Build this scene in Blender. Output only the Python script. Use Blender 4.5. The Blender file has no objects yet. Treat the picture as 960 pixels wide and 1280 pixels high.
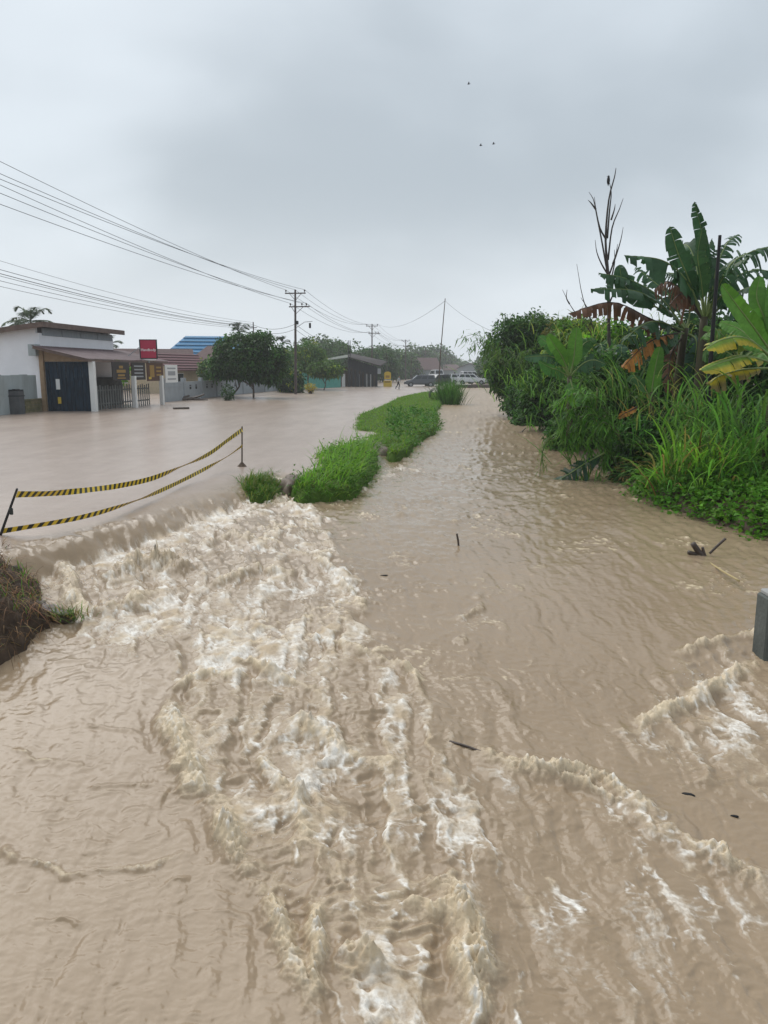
import bpy, math, random
import numpy as np
from mathutils import Vector, noise as mnoise

# ------------------------------------------------------------------ camera, world, sun, exposure
sc = bpy.context.scene
C = sc.collection
CAMZ, FPX, HOR = 2.3, 960.0, 464.0          # camera height over the flooded road, focal length and horizon in photo pixels
PITCH = math.atan((640.0 - HOR) / FPX)
cd = bpy.data.cameras.new('camera'); cam = bpy.data.objects.new('camera', cd); C.objects.link(cam)
cam.location = (0, 0, CAMZ); cam.rotation_euler = (math.pi / 2 - PITCH, 0, 0)
cd.sensor_fit = 'HORIZONTAL'; cd.sensor_width = 36.0; cd.lens = 36.0 * FPX / 960.0
cd.clip_start = 0.05; cd.clip_end = 5000
sc.camera = cam
sc.render.resolution_x, sc.render.resolution_y = 768, 1024

world = bpy.data.worlds.new('World'); sc.world = world; world.use_nodes = True
SUN_EL, SUN_AZ = math.radians(52), math.radians(-35)
def build_world():
    nt = world.node_tree; nt.nodes.clear(); N = nt.nodes.new; L = nt.links.new
    out = N('ShaderNodeOutputWorld'); bg = N('ShaderNodeBackground'); L(bg.outputs[0], out.inputs[0])
    sky = N('ShaderNodeTexSky'); sky.sky_type = 'NISHITA'; sky.sun_disc = False
    sky.sun_elevation = SUN_EL; sky.sun_rotation = SUN_AZ; sky.dust_density = 4; sky.air_density = 1.5
    tc = N('ShaderNodeTexCoord')
    sep = N('ShaderNodeSeparateXYZ'); L(tc.outputs['Generated'], sep.inputs[0])
    zz = N('ShaderNodeMath'); zz.operation = 'MAXIMUM'; zz.inputs[1].default_value = 0.0; L(sep.outputs['Z'], zz.inputs[0])
    za = N('ShaderNodeMath'); za.operation = 'ADD'; za.inputs[1].default_value = 0.42; L(zz.outputs[0], za.inputs[0])
    def div(o):
        d = N('ShaderNodeMath'); d.operation = 'DIVIDE'; L(o, d.inputs[0]); L(za.outputs[0], d.inputs[1]); return d.outputs[0]
    cmb = N('ShaderNodeCombineXYZ'); L(div(sep.outputs['X']), cmb.inputs[0]); L(div(sep.outputs['Y']), cmb.inputs[1])
    def noise(scale, det, rough, off):
        mp = N('ShaderNodeMapping'); L(cmb.outputs[0], mp.inputs[0]); mp.inputs['Location'].default_value = off
        mp.inputs['Scale'].default_value = (0.75, 1.0, 1.0)
        n = N('ShaderNodeTexNoise'); n.inputs['Scale'].default_value = scale; n.inputs['Detail'].default_value = det
        n.inputs['Roughness'].default_value = rough; n.inputs['Distortion'].default_value = 0.35
        L(mp.outputs[0], n.inputs['Vector']); return n.outputs[0]
    big = noise(1.25, 3, 0.45, (SKYOX, SKYOY, 0)); fine = noise(4.0, 4, 0.5, (7.3, 1.2, 0))
    mx = N('ShaderNodeMix'); mx.inputs[0].default_value = 0.16; L(big, mx.inputs[2]); L(fine, mx.inputs[3])
    ramp = N('ShaderNodeValToRGB'); L(mx.outputs[0], ramp.inputs[0])
    r = ramp.color_ramp; r.interpolation = 'EASE'
    r.elements[0].position = 0.36; r.elements[0].color = (0.36, 0.408, 0.452, 1)
    r.elements[1].position = 0.66; r.elements[1].color = (0.56, 0.616, 0.668, 1)
    # pale band of falling rain towards the horizon, the same all round
    mr = N('ShaderNodeMapRange'); mr.interpolation_type = 'SMOOTHSTEP'; L(zz.outputs[0], mr.inputs[0])
    mr.inputs[1].default_value = 0.0; mr.inputs[2].default_value = 0.24; mr.inputs[3].default_value = 0.8; mr.inputs[4].default_value = 0.0
    hz = N('ShaderNodeMix'); hz.data_type = 'RGBA'; L(mr.outputs[0], hz.inputs[0]); L(ramp.outputs[0], hz.inputs[6])
    hz.inputs[7].default_value = (0.60, 0.648, 0.692, 1)
    sk = N('ShaderNodeMix'); sk.data_type = 'RGBA'; sk.blend_type = 'MULTIPLY'; sk.inputs[0].default_value = 1.0
    L(sky.outputs[0], sk.inputs[6]); sk.inputs[7].default_value = (0.1, 0.1, 0.1, 1)
    fin = N('ShaderNodeMix'); fin.data_type = 'RGBA'; fin.inputs[0].default_value = 0.94
    L(sk.outputs[2], fin.inputs[6]); L(hz.outputs[2], fin.inputs[7])
    L(fin.outputs[2], bg.inputs[0]); bg.inputs[1].default_value = 0.93
SKYOX, SKYOY = 3.28, 0.4
build_world()
sd = bpy.data.lights.new('sun', 'SUN'); sun = bpy.data.objects.new('sun', sd); C.objects.link(sun)
sd.energy = 1.5; sd.angle = math.radians(55); sd.color = (1.0, 0.975, 0.94)
sun.rotation_euler = (math.pi / 2 - SUN_EL, 0, -SUN_AZ + math.pi)
vs = sc.view_settings
vs.view_transform = 'Standard'; vs.look = 'None'; vs.exposure = 0.56; vs.gamma = 1.0; vs.use_curve_mapping = False
sc.cycles.max_bounces = 6; sc.cycles.diffuse_bounces = 3; sc.cycles.glossy_bounces = 3
sc.cycles.transmission_bounces = 4; sc.cycles.transparent_max_bounces = 8; sc.cycles.volume_bounces = 1
sc.cycles.use_denoising = True

# ------------------------------------------------------------------ helpers
random.seed(11); RNG = np.random.default_rng(5)
CP, SP = math.cos(PITCH), math.sin(PITCH)
def ray(u, v):
    a, b = (u - 480.0) / FPX, -(v - 640.0) / FPX
    return np.array([a, CP + b * SP, -SP + b * CP])
def gp(u, v, z=0.0):                      # photo pixel -> point on the level z
    d = ray(u, v); t = (z - CAMZ) / d[2]
    return np.array([d[0] * t, d[1] * t, z])
def dp(u, v, D):                          # photo pixel -> point at depth D (metres ahead)
    d = ray(u, v); t = D / d[1]
    return np.array([d[0] * t, D, CAMZ + d[2] * t])
def arr(pts): return np.array([np.asarray(p, float) for p in pts])

_perm = np.random.default_rng(77).permutation(256).astype(np.int64)
_perm = np.concatenate([_perm, _perm, _perm])
_ga = np.linspace(0, 2 * np.pi, 256, endpoint=False)
_gx, _gy = np.cos(_ga), np.sin(_ga)
def perlin(x, y, seed=0):
    xi = np.floor(x).astype(np.int64); yi = np.floor(y).astype(np.int64)
    xf = x - xi; yf = y - yi
    xi = (xi + seed * 17) & 255; yi = (yi + seed * 31) & 255
    u = xf * xf * xf * (xf * (xf * 6 - 15) + 10); v = yf * yf * yf * (yf * (yf * 6 - 15) + 10)
    def g(ix, iy, dx, dy):
        h = _perm[_perm[ix & 255] + (iy & 255)]
        return _gx[h] * dx + _gy[h] * dy
    n00 = g(xi, yi, xf, yf); n10 = g(xi + 1, yi, xf - 1, yf)
    n01 = g(xi, yi + 1, xf, yf - 1); n11 = g(xi + 1, yi + 1, xf - 1, yf - 1)
    a = n00 + u * (n10 - n00); b = n01 + u * (n11 - n01)
    return (a + v * (b - a)) * 1.5
def fbm(x, y, oct=4, seed=0, gain=0.5):
    s = 0; a = 1.0; t = 0
    for k in range(oct):
        s = s + a * perlin(x, y, seed + k); t += a; x, y = x * 2.03 + 1.7, y * 2.03 + 9.2; a *= gain
    return s / t
def sstep(a, b, x):
    t = np.clip((x - a) / (b - a), 0, 1); return t * t * (3 - 2 * t)

ORG = {}
def set_props(o, label=None, cat=None, group=None, kind=None):
    if label: o['label'] = label
    if cat: o['category'] = cat
    if group: o['group'] = group
    if kind: o['kind'] = kind
    return o
def mesh_data(name, V, F, mats, smooth=False, attrs=None, mi=None):
    me = bpy.data.meshes.new(name)
    V = np.asarray(V, np.float32)
    if isinstance(F, np.ndarray):
        k = F.shape[1]; n = len(F)
        me.vertices.add(len(V)); me.vertices.foreach_set('co', V.ravel())
        me.loops.add(n * k); me.loops.foreach_set('vertex_index', F.astype(np.int32).ravel())
        me.polygons.add(n); me.polygons.foreach_set('loop_start', np.arange(0, n * k, k, dtype=np.int32))
        me.update(calc_edges=True)
    else:
        me.from_pydata(V.tolist(), [], [list(map(int, f)) for f in F]); me.update()
    for m in (mats if isinstance(mats, (list, tuple)) else [mats]): me.materials.append(m)
    if mi is not None: me.polygons.foreach_set('material_index', np.asarray(mi, np.int32))
    if smooth: me.polygons.foreach_set('use_smooth', np.ones(len(me.polygons), bool))
    for nm, (ty, dom, val) in (attrs or {}).items():
        a = me.attributes.new(nm, ty, dom)
        a.data.foreach_set('color' if ty == 'FLOAT_COLOR' else 'value', np.asarray(val, np.float32).ravel())
    me.validate()
    return me
def link(o, parent, org):
    C.objects.link(o)
    if parent is not None:
        o.parent = parent; o.location = tuple(np.asarray(org) - ORG[parent.name])
    else:
        o.location = tuple(org)
    ORG[o.name] = np.asarray(org, float)
    return o
def mobj(name, V, F, mat, parent=None, smooth=False, attrs=None, mi=None, org=None, **kw):
    """one mesh object out of world-space vertices"""
    V = np.asarray(V, float)
    if org is None:
        if parent is not None: org = ORG[parent.name]
        else:
            lo, hi = V.min(0), V.max(0); org = np.array([(lo[0] + hi[0]) / 2, (lo[1] + hi[1]) / 2, lo[2]])
    org = np.asarray(org, float)
    o = bpy.data.objects.new(name, mesh_data(name, V - org, F, mat, smooth, attrs, mi))
    link(o, parent, org)
    return set_props(o, **kw)
def empty(name, loc, **kw):
    o = bpy.data.objects.new(name, None); o.empty_display_size = 0.2
    link(o, None, loc); return set_props(o, **kw)

class MB:
    """collects shapes for one mesh"""
    def __init__(s): s.V = []; s.F = []; s.M = []; s.n = 0; s.m = 0
    def add(s, V, F):
        s.V.extend([tuple(map(float, v)) for v in V])
        for f in F: s.F.append([i + s.n for i in f]); s.M.append(s.m)
        s.n += len(V); return s
    def box(s, c, size, ax=None, bevel=0.0):
        """box by centre, size, and axes (3 unit vectors)"""
        ax = np.eye(3) if ax is None else np.asarray(ax, float)
        h = np.asarray(size, float) / 2; c = np.asarray(c, float)
        if bevel > 0:
            b = min(bevel, h.min() * 0.9); V = []; F = []
            # chamfered box through a small lookup
            bm_pts = []
            for sx in (-1, 1):
                for sy in (-1, 1):
                    for sz in (-1, 1):
                        for k in range(3):
                            p = np.array([sx * h[0], sy * h[1], sz * h[2]])
                            for j in range(3):
                                if j != k: p[j] -= np.sign(p[j]) * b
                            bm_pts.append(p)
            idx = lambda sx, sy, sz, k: ((sx > 0) * 4 + (sy > 0) * 2 + (sz > 0)) * 3 + k
            for k in range(3):
                a, bb = (k + 1) % 3, (k + 2) % 3
                for sg in (-1, 1):
                    q = []
                    for (p_, q_) in ((-1, -1), (1, -1), (1, 1), (-1, 1)):
                        t = [0, 0, 0]; t[k] = sg; t[a] = p_; t[bb] = q_; q.append(idx(*t, k))
                    F.append(q if sg > 0 else q[::-1])
                for p_ in (-1, 1):
                    for q_ in (-1, 1):
                        e = []
                        for sg in (-1, 1):
                            t = [0, 0, 0]; t[k] = sg; t[a] = p_; t[bb] = q_; e.append((idx(*t, a), idx(*t, bb)))
                        F.append([e[0][0], e[1][0], e[1][1], e[0][1]])
            for sx in (-1, 1):
                for sy in (-1, 1):
                    for sz in (-1, 1): F.append([idx(sx, sy, sz, k) for k in range(3)])
            return s.add([c + p @ ax for p in bm_pts], F)
        V = [c + (np.array([x, y, z]) * h) @ ax for x in (-1, 1) for y in (-1, 1) for z in (-1, 1)]
        return s.add(V, [(0, 1, 3, 2), (4, 6, 7, 5), (0, 4, 5, 1), (2, 3, 7, 6), (0, 2, 6, 4), (1, 5, 7, 3)])
    def bar(s, a, b, w, h=None, up=(0, 0, 1), bevel=0.0):
        a = np.asarray(a, float); b = np.asarray(b, float); d = b - a; L = np.linalg.norm(d); d = d / L
        u = np.asarray(up, float)
        if abs(d @ u) > 0.98: u = np.array([0, 1.0, 0])
        x = np.cross(d, u); x /= np.linalg.norm(x); z = np.cross(x, d)
        return s.box((a + b) / 2, (w, L, h or w), np.array([x, d, z]), bevel)
    def tube(s, P, R, n=6, cap=True):
        P = arr(P); R = np.broadcast_to(np.asarray(R, float), (len(P),)); V = []; F = []
        T = np.gradient(P, axis=0); T /= np.linalg.norm(T, axis=1)[:, None] + 1e-9
        u = np.cross(T[0], [0.31, 0.17, 0.93]); u /= np.linalg.norm(u)
        for i in range(len(P)):
            u = u - T[i] * (u @ T[i]); u /= np.linalg.norm(u); w = np.cross(T[i], u)
            for k in range(n):
                a = 2 * math.pi * k / n; V.append(P[i] + R[i] * (math.cos(a) * u + math.sin(a) * w))
        for i in range(len(P) - 1):
            for k in range(n):
                k2 = (k + 1) % n; F.append((i * n + k, i * n + k2, (i + 1) * n + k2, (i + 1) * n + k))
        if cap: F.append(tuple(range(n))[::-1]); F.append(tuple((len(P) - 1) * n + k for k in range(n)))
        return s.add(V, F)
    def quad(s, a, b, c, d): return s.add([a, b, c, d], [(0, 1, 2, 3)])
    def prism(s, poly, direction):
        poly = arr(poly); d = np.asarray(direction, float); n = len(poly)
        F = [tuple(range(n))[::-1], tuple(range(n, 2 * n))] + [(i, (i + 1) % n, n + (i + 1) % n, n + i) for i in range(n)]
        return s.add(list(poly) + list(poly + d), F)
    def build(s, name, mat, parent=None, smooth=False, **kw):
        return mobj(name, np.array(s.V), s.F, mat, parent, smooth, mi=s.M if isinstance(mat, (list, tuple)) else None, **kw)

def spline(P, n):
    P = arr(P); k = len(P)
    Q = np.vstack([2 * P[0] - P[1], P, 2 * P[-1] - P[-2]]); out = []
    for t in np.linspace(0, k - 1 - 1e-6, n):
        i = int(t); f = t - i; p0, p1, p2, p3 = Q[i:i + 4]
        out.append(0.5 * (2 * p1 + (p2 - p0) * f + (2 * p0 - 5 * p1 + 4 * p2 - p3) * f * f + (3 * p1 - p0 - 3 * p2 + p3) * f ** 3))
    return np.array(out)

# ------------------------------------------------------------------ materials
MATS = {}
def mat(name, col, rough=0.7, spec=0.4, var=0.0, scale=3.0, bump=0.0, bscale=20.0, col2=None, metal=0.0, stretch=(1, 1, 1), attr=None, trans=0.0, detail=5):
    if name in MATS: return MATS[name]
    m = bpy.data.materials.new(name); m.use_nodes = True; nt = m.node_tree; N = nt.nodes.new; L = nt.links.new
    b = nt.nodes['Principled BSDF']; b.inputs['Roughness'].default_value = rough
    b.inputs['Specular IOR Level'].default_value = spec; b.inputs['Metallic'].default_value = metal
    tc = N('ShaderNodeTexCoord'); mp = N('ShaderNodeMapping'); mp.inputs['Scale'].default_value = stretch
    L(tc.outputs['Object'], mp.inputs[0])
    c = N('ShaderNodeRGB'); c.outputs[0].default_value = (*col, 1); src = c.outputs[0]
    if attr:
        at = N('ShaderNodeAttribute'); at.attribute_name = attr; src = at.outputs['Color']
    if col2 or var:
        n = N('ShaderNodeTexNoise'); n.inputs['Scale'].default_value = scale; n.inputs['Detail'].default_value = detail
        n.inputs['Roughness'].default_value = 0.65; L(mp.outputs[0], n.inputs['Vector'])
        r = N('ShaderNodeMapRange'); L(n.outputs[0], r.inputs[0]); r.inputs[1].default_value = 0.32; r.inputs[2].default_value = 0.68
        mx = N('ShaderNodeMix'); mx.data_type = 'RGBA'; L(r.outputs[0], mx.inputs[0]); L(src, mx.inputs[6])
        if col2: mx.inputs[7].default_value = (*col2, 1)
        else:
            mu = N('ShaderNodeMix'); mu.data_type = 'RGBA'; mu.blend_type = 'MULTIPLY'; mu.inputs[0].default_value = 1.0
            L(src, mu.inputs[6]); mu.inputs[7].default_value = (1 - var, 1 - var, 1 - var, 1); L(mu.outputs[2], mx.inputs[7])
        src = mx.outputs[2]
    L(src, b.inputs['Base Color'])
    if bump:
        n2 = N('ShaderNodeTexNoise'); n2.inputs['Scale'].default_value = bscale; n2.inputs['Detail'].default_value = 4
        L(mp.outputs[0], n2.inputs['Vector'])
        bp = N('ShaderNodeBump'); bp.inputs['Strength'].default_value = bump; bp.inputs['Distance'].default_value = 0.02
        L(n2.outputs[0], bp.inputs['Height']); L(bp.outputs[0], b.inputs['Normal'])
    if trans:
        t = N('ShaderNodeBsdfTranslucent'); L(src, t.inputs[0]); ms = N('ShaderNodeMixShader'); ms.inputs[0].default_value = trans
        L(b.outputs[0], ms.inputs[1]); L(t.outputs[0], ms.inputs[2]); L(ms.outputs[0], nt.nodes['Material Output'].inputs[0])
    MATS[name] = m; return m
# ------------------------------------------------------------------ water levels and outlines
def zc(y):                                # surface of the channel, falling towards the bridge under the camera
    return np.interp(y, [2.0, 4.0, 6.0, 8.0, 10.5, 13, 16, 30, 60, 130, 400], [-1.0, -0.90, -0.74, -0.58, -0.43, -0.36, -0.34, -0.33, -0.30, -0.25, -0.2])
def cp(u, v):                             # photo pixel -> point on the channel surface
    z = -0.5
    for _ in range(8): p = gp(u, v, z); z = float(zc(p[1]))
    return p
LIP = [gp(*p)[:2] for p in ((-260, 735), (-90, 705), (0, 684), (40, 672), (80, 664), (150, 646), (220, 627), (270, 610), (310, 596), (345, 592))]
LIP += [gp(*p)[:2] for p in ((405, 592), (452, 568), (492, 545), (512, 522), (532, 502), (545, 492))]
_e = LIP[-1]
LIP += [_e + np.array([0.125, 1.0]) * k for k in (20, 60, 300)]
LIP = np.array(LIP)
def poly_dist(x, y, P, closed=False):
    """distance to a polyline, side sign and running parameter"""
    best = np.full(x.shape, 1e9); sgn = np.ones(x.shape); par = np.zeros(x.shape); run = 0.0
    P = np.asarray(P)[:, :2]; Q = np.vstack([P, P[:1]]) if closed else P
    for a, b in zip(Q[:-1], Q[1:]):
        d = b - a; L2 = d @ d; t = np.clip(((x - a[0]) * d[0] + (y - a[1]) * d[1]) / L2, 0, 1)
        dx, dy = x - a[0] - t * d[0], y - a[1] - t * d[1]; q = np.hypot(dx, dy); m = q < best - 1e-9
        best[m] = q[m]; sgn[m] = np.sign(dx * d[1] - dy * d[0])[m]; par[m] = (run + t * math.sqrt(L2))[m]; run += math.sqrt(L2)
    return best, sgn, par
def inside(x, y, P):
    P = np.asarray(P)[:, :2]; c = np.zeros(x.shape, bool)
    for a, b in zip(P, np.roll(P, -1, 0)):
        if a[1] == b[1]: continue
        k = (a[1] > y) != (b[1] > y); c ^= k & (x < (b[0] - a[0]) * (y - a[1]) / (b[1] - a[1]) + a[0])
    return c
def pmask(x, y, pix, soft):
    P = np.array([cp(*p)[:2] for p in pix]); d, _, _ = poly_dist(x, y, P, True)
    d = np.where(inside(x, y, P), d, -d); return sstep(-soft, soft, d)

def build_water():
    # rows grow with distance, columns fan out: the sheet is dense where details are close
    r = [2.3]
    while r[-1] < 900: r.append(r[-1] * (1 + min(max(0.0021, r[-1] / (3.1 * 768) * 1.05), 0.035)))
    r = np.array(r)
    th = [0.0]
    while th[-1] < math.radians(62): th.append(th[-1] + (0.00185 if th[-1] < math.radians(32) else 0.012))
    th = np.array(th); th = np.concatenate([-th[:0:-1], th])
    RR, TT = np.meshgrid(r, th, indexing='ij'); X = (RR * np.sin(TT)).ravel(); Y = (RR * np.cos(TT)).ravel()
    n, m = len(r), len(th)
    near = Y < 40
    d0, sg, par = poly_dist(X, Y, LIP)
    s = d0 * sg                            # > 0 in the channel, < 0 over the road
    s = s + 0.12 * perlin(X * 0.9, Y * 0.9, 3) * np.clip(RR.ravel() / 12, 0.4, 1) + 0.22 * fbm(X * 1.8, Y * 1.8, 4, 5, .6) * sstep(-4.5, -2.6, X) * sstep(22, 19, Y)
    zcv = zc(Y)
    # ---- flow direction
    fall = np.exp(-np.clip(s, 0, None) / 2.6) * sstep(19, 14, Y)
    fx = 0.62 * fall - 0.02 * (1 - fall) + 0.10 * sstep(8, 4, Y); fy = -0.60 * fall - 1.0 * (1 - fall)
    fl = np.hypot(fx, fy); fx /= fl; fy /= fl
    # domain warp
    wx = X + 0.16 * fbm(X * 1.3, Y * 1.3, 3, 21); wy = Y + 0.16 * fbm(X * 1.3 + 5, Y * 1.3, 3, 25)
    wx2 = wx + 0.045 * fbm(X * 5, Y * 5, 3, 31); wy2 = wy + 0.045 * fbm(X * 5 + 3, Y * 5, 3, 35)
    def lic(fr, seed, L, steps=7, o=2):
        acc = 0
        for k in range(steps):
            t = (k / (steps - 1) - 0.5) * L
            acc = acc + fbm((wx2 + fx * t) * fr, (wy2 + fy * t) * fr, o, seed)
        return acc / steps * math.sqrt(steps) * 0.75
    st1 = lic(5.6, 41, 0.75, 9); st2 = lic(15.0, 47, 0.26); st3 = lic(2.0, 52, 1.5, 9)
    def crest(n, k, p): return np.clip(1 - np.abs(n) * k, 0, 1) ** p
    rA = crest(st3, 2.1, 2.2) * (0.35 + 0.65 * sstep(-.5, .5, st1)); rB = crest(st1, 2.0, 2.2); rC = crest(st2, 1.8, 2.0)
    # ---- foam zones
    P1 = [(92, 792), (60, 760), (95, 700), (150, 670), (220, 652), (290, 628), (345, 618), (405, 640), (432, 700), (462, 775), (475, 840), (535, 895), (585, 965), (625, 1040), (600, 1110), (625, 1190), (640, 1290), (640, 1400), (380, 1400), (385, 1280), (380, 1200), (330, 1115), (270, 1020), (228, 960), (212, 880), (185, 838)]
    M1 = pmask(wx2 + 0.25 * fbm(X * 2.2, Y * 2.2, 3, 27), wy2 + 0.25 * fbm(X * 2.2 + 8, Y * 2.2, 3, 28), P1, 0.30)
    def blob(u, v, ru, rv, rot=0.0):
        c = cp(u, v); k = (c[1] + 0.3) / 960; k2 = c[1] ** 2 / (960 * (CAMZ - c[2]))
        dx, dy = (wx - c[0]) / (ru * k), (wy - c[1]) / (rv * k2)
        cr, sr = math.cos(rot), math.sin(rot); a, b = dx * cr + dy * sr, -dx * sr + dy * cr
        return np.exp(-(a * a + b * b))
    foot = np.exp(-((s - 0.75) / 0.32) ** 2) * sstep(19.5, 17.5, Y) * sstep(-6, -4.2, X)
    white = 0.34 * M1 + 0.50 * foot
    for b, a in (((170, 690, 90, 25), .5), ((300, 650, 90, 22), .55), ((180, 790, 90, 30), .75), ((330, 740, 110, 40), .42), ((420, 740, 40, 50), .55), ((300, 830, 80, 40), .35),
                 ((380, 850, 70, 40), .3), ((290, 930, 50, 40), .35), ((560, 1020, 55, 45), .6), ((400, 1040, 70, 35), .3), ((330, 990, 50, 40), .35), ((450, 1100, 60, 40), .3),
                 ((600, 1270, 40, 60), .4), ((500, 900, 40, 40), .2), ((140, 830, 60, 14), .35), ((470, 1180, 70, 50), .15)):
        white = white + 0.72 * a * blob(*b) * M1
    M3 = pmask(wx2, wy2, [(848, 828), (905, 800), (975, 788), (1100, 780), (1100, 1020), (960, 1010), (880, 985), (800, 945), (765, 915), (800, 890)], 0.12)
    white = white + M3 * (0.20 + 0.22 * blob(900, 880, 60, 40) + 0.2 * blob(820, 930, 60, 25))
    M2 = pmask(wx2, wy2, [(590, 925), (700, 945), (765, 965), (835, 1020), (905, 1075), (1000, 1110), (1000, 1400), (640, 1400), (640, 1100)], 0.12)
    white = white + M2 * (0.17 + 0.35 * blob(780, 1010, 70, 30) + 0.3 * blob(690, 1110, 40, 40) + 0.3 * blob(830, 1110, 40, 40) + 0.3 * blob(880, 1060, 40, 30) + 0.22 * blob(900, 1180, 60, 60))
    for b, a in (((500, 590, 40, 14), .35), ((440, 640, 60, 14), .3), ((590, 780, 30, 20), .2), ((60, 945, 90, 16), .12), ((120, 1085, 120, 16), .16), ((560, 690, 70, 20), .1)):
        white = white + a * blob(*b) * (s > 0.4)
    # ---- rolls: breaking crests (polyline, half width m, height m, froth)
    rolls = [([(212, 870), (222, 925), (240, 975), (275, 1020), (300, 1070), (335, 1115), (362, 1165), (385, 1205), (392, 1290)], .085, .095, 1.0),
             ([(360, 912), (395, 925), (435, 945), (465, 958), (500, 972)], .075, .085, 1.0),
             ([(325, 945), (350, 985), (372, 1005), (368, 1030), (385, 1065), (412, 1098)], .06, .075, .9),
             ([(540, 1095), (560, 1130), (580, 1170), (600, 1215), (612, 1290)], .09, .11, 1.0),
             ([(560, 1190), (590, 1240), (605, 1290)], .05, .07, .9), ([(440, 1195), (470, 1215), (480, 1240)], .05, .07, .7), ([(405, 1125), (412, 1180), (400, 1240), (392, 1290)], .05, .07, .8),
             ([(360, 790), (400, 800), (440, 810), (475, 830), (520, 845), (540, 885)], .055, .06, .6), ([(415, 725), (440, 745), (460, 775)], .05, .06, .7),
             ([(205, 870), (245, 852), (300, 850), (345, 860)], .05, .05, .6), ([(270, 820), (300, 835), (350, 850), (395, 872), (400, 890)], .045, .06, .7),
             ([(590, 932), (640, 965), (700, 968), (760, 978), (810, 1020), (860, 1060), (905, 1085), (960, 1120), (1050, 1150)], .085, .075, .75),
             ([(660, 965), (720, 985), (790, 1015), (830, 1050), (890, 1080)], .05, .05, .55), ([(785, 920), (830, 895), (880, 870), (930, 845), (975, 835)], .08, .08, .8), ([(845, 825), (880, 808), (920, 800), (970, 795)], .07, .07, .7),
             ([(0, 935), (40, 948), (80, 958), (120, 968)], .025, .012, .3), ([(20, 1085), (80, 1092), (90, 1102), (140, 1085), (230, 1080)], .03, .016, .5), ([(0, 1065), (20, 1090)], .04, .03, .5),
             ([(130, 735), (170, 715), (215, 712), (245, 722)], .20, .22, .45), ([(70, 745), (100, 770), (150, 765), (200, 745)], .12, .10, .7), ([(235, 690), (290, 672), (330, 690)], .10, .09, .5),
             ([(60, 700), (85, 730), (100, 760)], .10, .10, .5), ([(250, 740), (320, 715), (370, 725)], .09, .09, .6), ([(355, 690), (400, 705), (440, 735)], .07, .06, .5),
             ([(500, 1135), (530, 1150), (560, 1145)], .05, .05, .5), ([(560, 780), (590, 770), (600, 740)], .05, .03, .3), ([(585, 805), (560, 800)], .05, .03, .3),
             ([(95, 905), (140, 915), (190, 920)], .022, .014, .1), ([(100, 985), (160, 990), (210, 985)], .022, .014, .1), ([(40, 1155), (110, 1150)], .02, .012, .05), ([(190, 1120), (215, 1105), (240, 1110)], .02, .012, .1),
             ([(595, 800), (600, 850), (640, 900), (700, 940)], .07, .018, .05), ([(530, 650), (560, 655), (600, 650)], .06, .03, .2), ([(420, 640), (480, 650), (520, 640)], .06, .03, .2)]
    roll = np.zeros_like(X); dip = np.zeros_like(X); froth = np.zeros_like(X); face = np.zeros_like(X)
    for pts, w, h, f in rolls:
        P = np.array([cp(*p)[:2] for p in pts]); lo, hi = P.min(0) - 6 * w, P.max(0) + 6 * w
        k = np.where((X > lo[0]) & (X < hi[0]) & (Y > lo[1]) & (Y < hi[1]))[0]
        if not len(k): continue
        d, sgk, pk = poly_dist(wx2[k], wy2[k], P); tot = np.linalg.norm(np.diff(P, axis=0), axis=1).sum()
        end = sstep(0, 0.25 * tot, pk) * sstep(0, 0.25 * tot, tot - pk) * 0.7 + 0.3 * sstep(0, .08 * tot, pk) * sstep(0, .08 * tot, tot - pk)
        mod = 0.62 + 0.55 * perlin(pk * 2.6, pk * 0 + w * 90, 61) + 0.3 * perlin(pk * 7.5, pk * 0 + w * 50, 63)
        mod = np.clip(mod, 0.05, 1.3)
        q = d / w; prof = np.exp(-q * q * np.where(sgk > 0, 0.7, 1.6))
        trough = np.exp(-((q - 2.1) / 0.8) ** 2) * np.where(sgk > 0, 0.75, 0.35)
        dip[k] = np.maximum(dip[k], h * trough * end)
        roll[k] = np.maximum(roll[k], 1.25 * h * prof * end * mod)
        froth[k] = np.maximum(froth[k], f * np.exp(-q * q * 0.9) * end * np.clip(mod * 1.3, 0, 1.2))
    chan = sstep(0.30, 0.62, s)
    roll *= chan; froth *= chan; dip *= chan
    # ---- heights
    agit = np.clip(0.02 + 0.10 * sstep(7, 11, Y) + 0.9 * foot + 1.0 * M1 + 0.75 * M3 + 0.30 * M2 + 0.12 * sstep(20, 45, Y), 0, 1.0)
    dist = np.clip(RR.ravel() / 14, 0.75, 3.2)
    swell = 0.045 * fbm(wx * 0.9, wy * 0.9, 2, 71) + 0.018 * fbm(wx * 2.6, wy * 2.2, 3, 75)
    ridge = (1 - np.abs(fbm(wx2 * 2.2 + 4, wy2 * 3.4, 2, 81)) * 2.6); ridge = np.clip(ridge, 0, 1) ** 3
    patch = sstep(-0.05, 0.35, fbm(wx * 0.8 + 9, wy * 0.8, 2, 85))
    crease = np.clip(1 - np.abs(fbm(wx2 * 2.3, wy2 * 6.2, 2, 91)) * 5.5, 0, 1) ** 2 * patch
    big = fbm(wx2 * 1.5, wy2 * 1.9, 3, 99)
    dimples = fbm(wx2 * 9, wy2 * 11, 3, 95)
    ch = swell * (0.35 + 0.8 * agit) * dist + 0.026 * ridge * (0.62 * sstep(7, 11, Y) + 0.8 * agit) * dist + (0.009 + 0.018 * sstep(5, 9, Y)) * crease * dist + 0.004 * dimples * dist
    ch = ch + agit * (0.040 * rA + 0.020 * rB + 0.006 * rC + 0.030 * st3 + 0.008 * st1 + 0.070 * big) * np.where(Y < 20, 1, 0.4)
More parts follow.
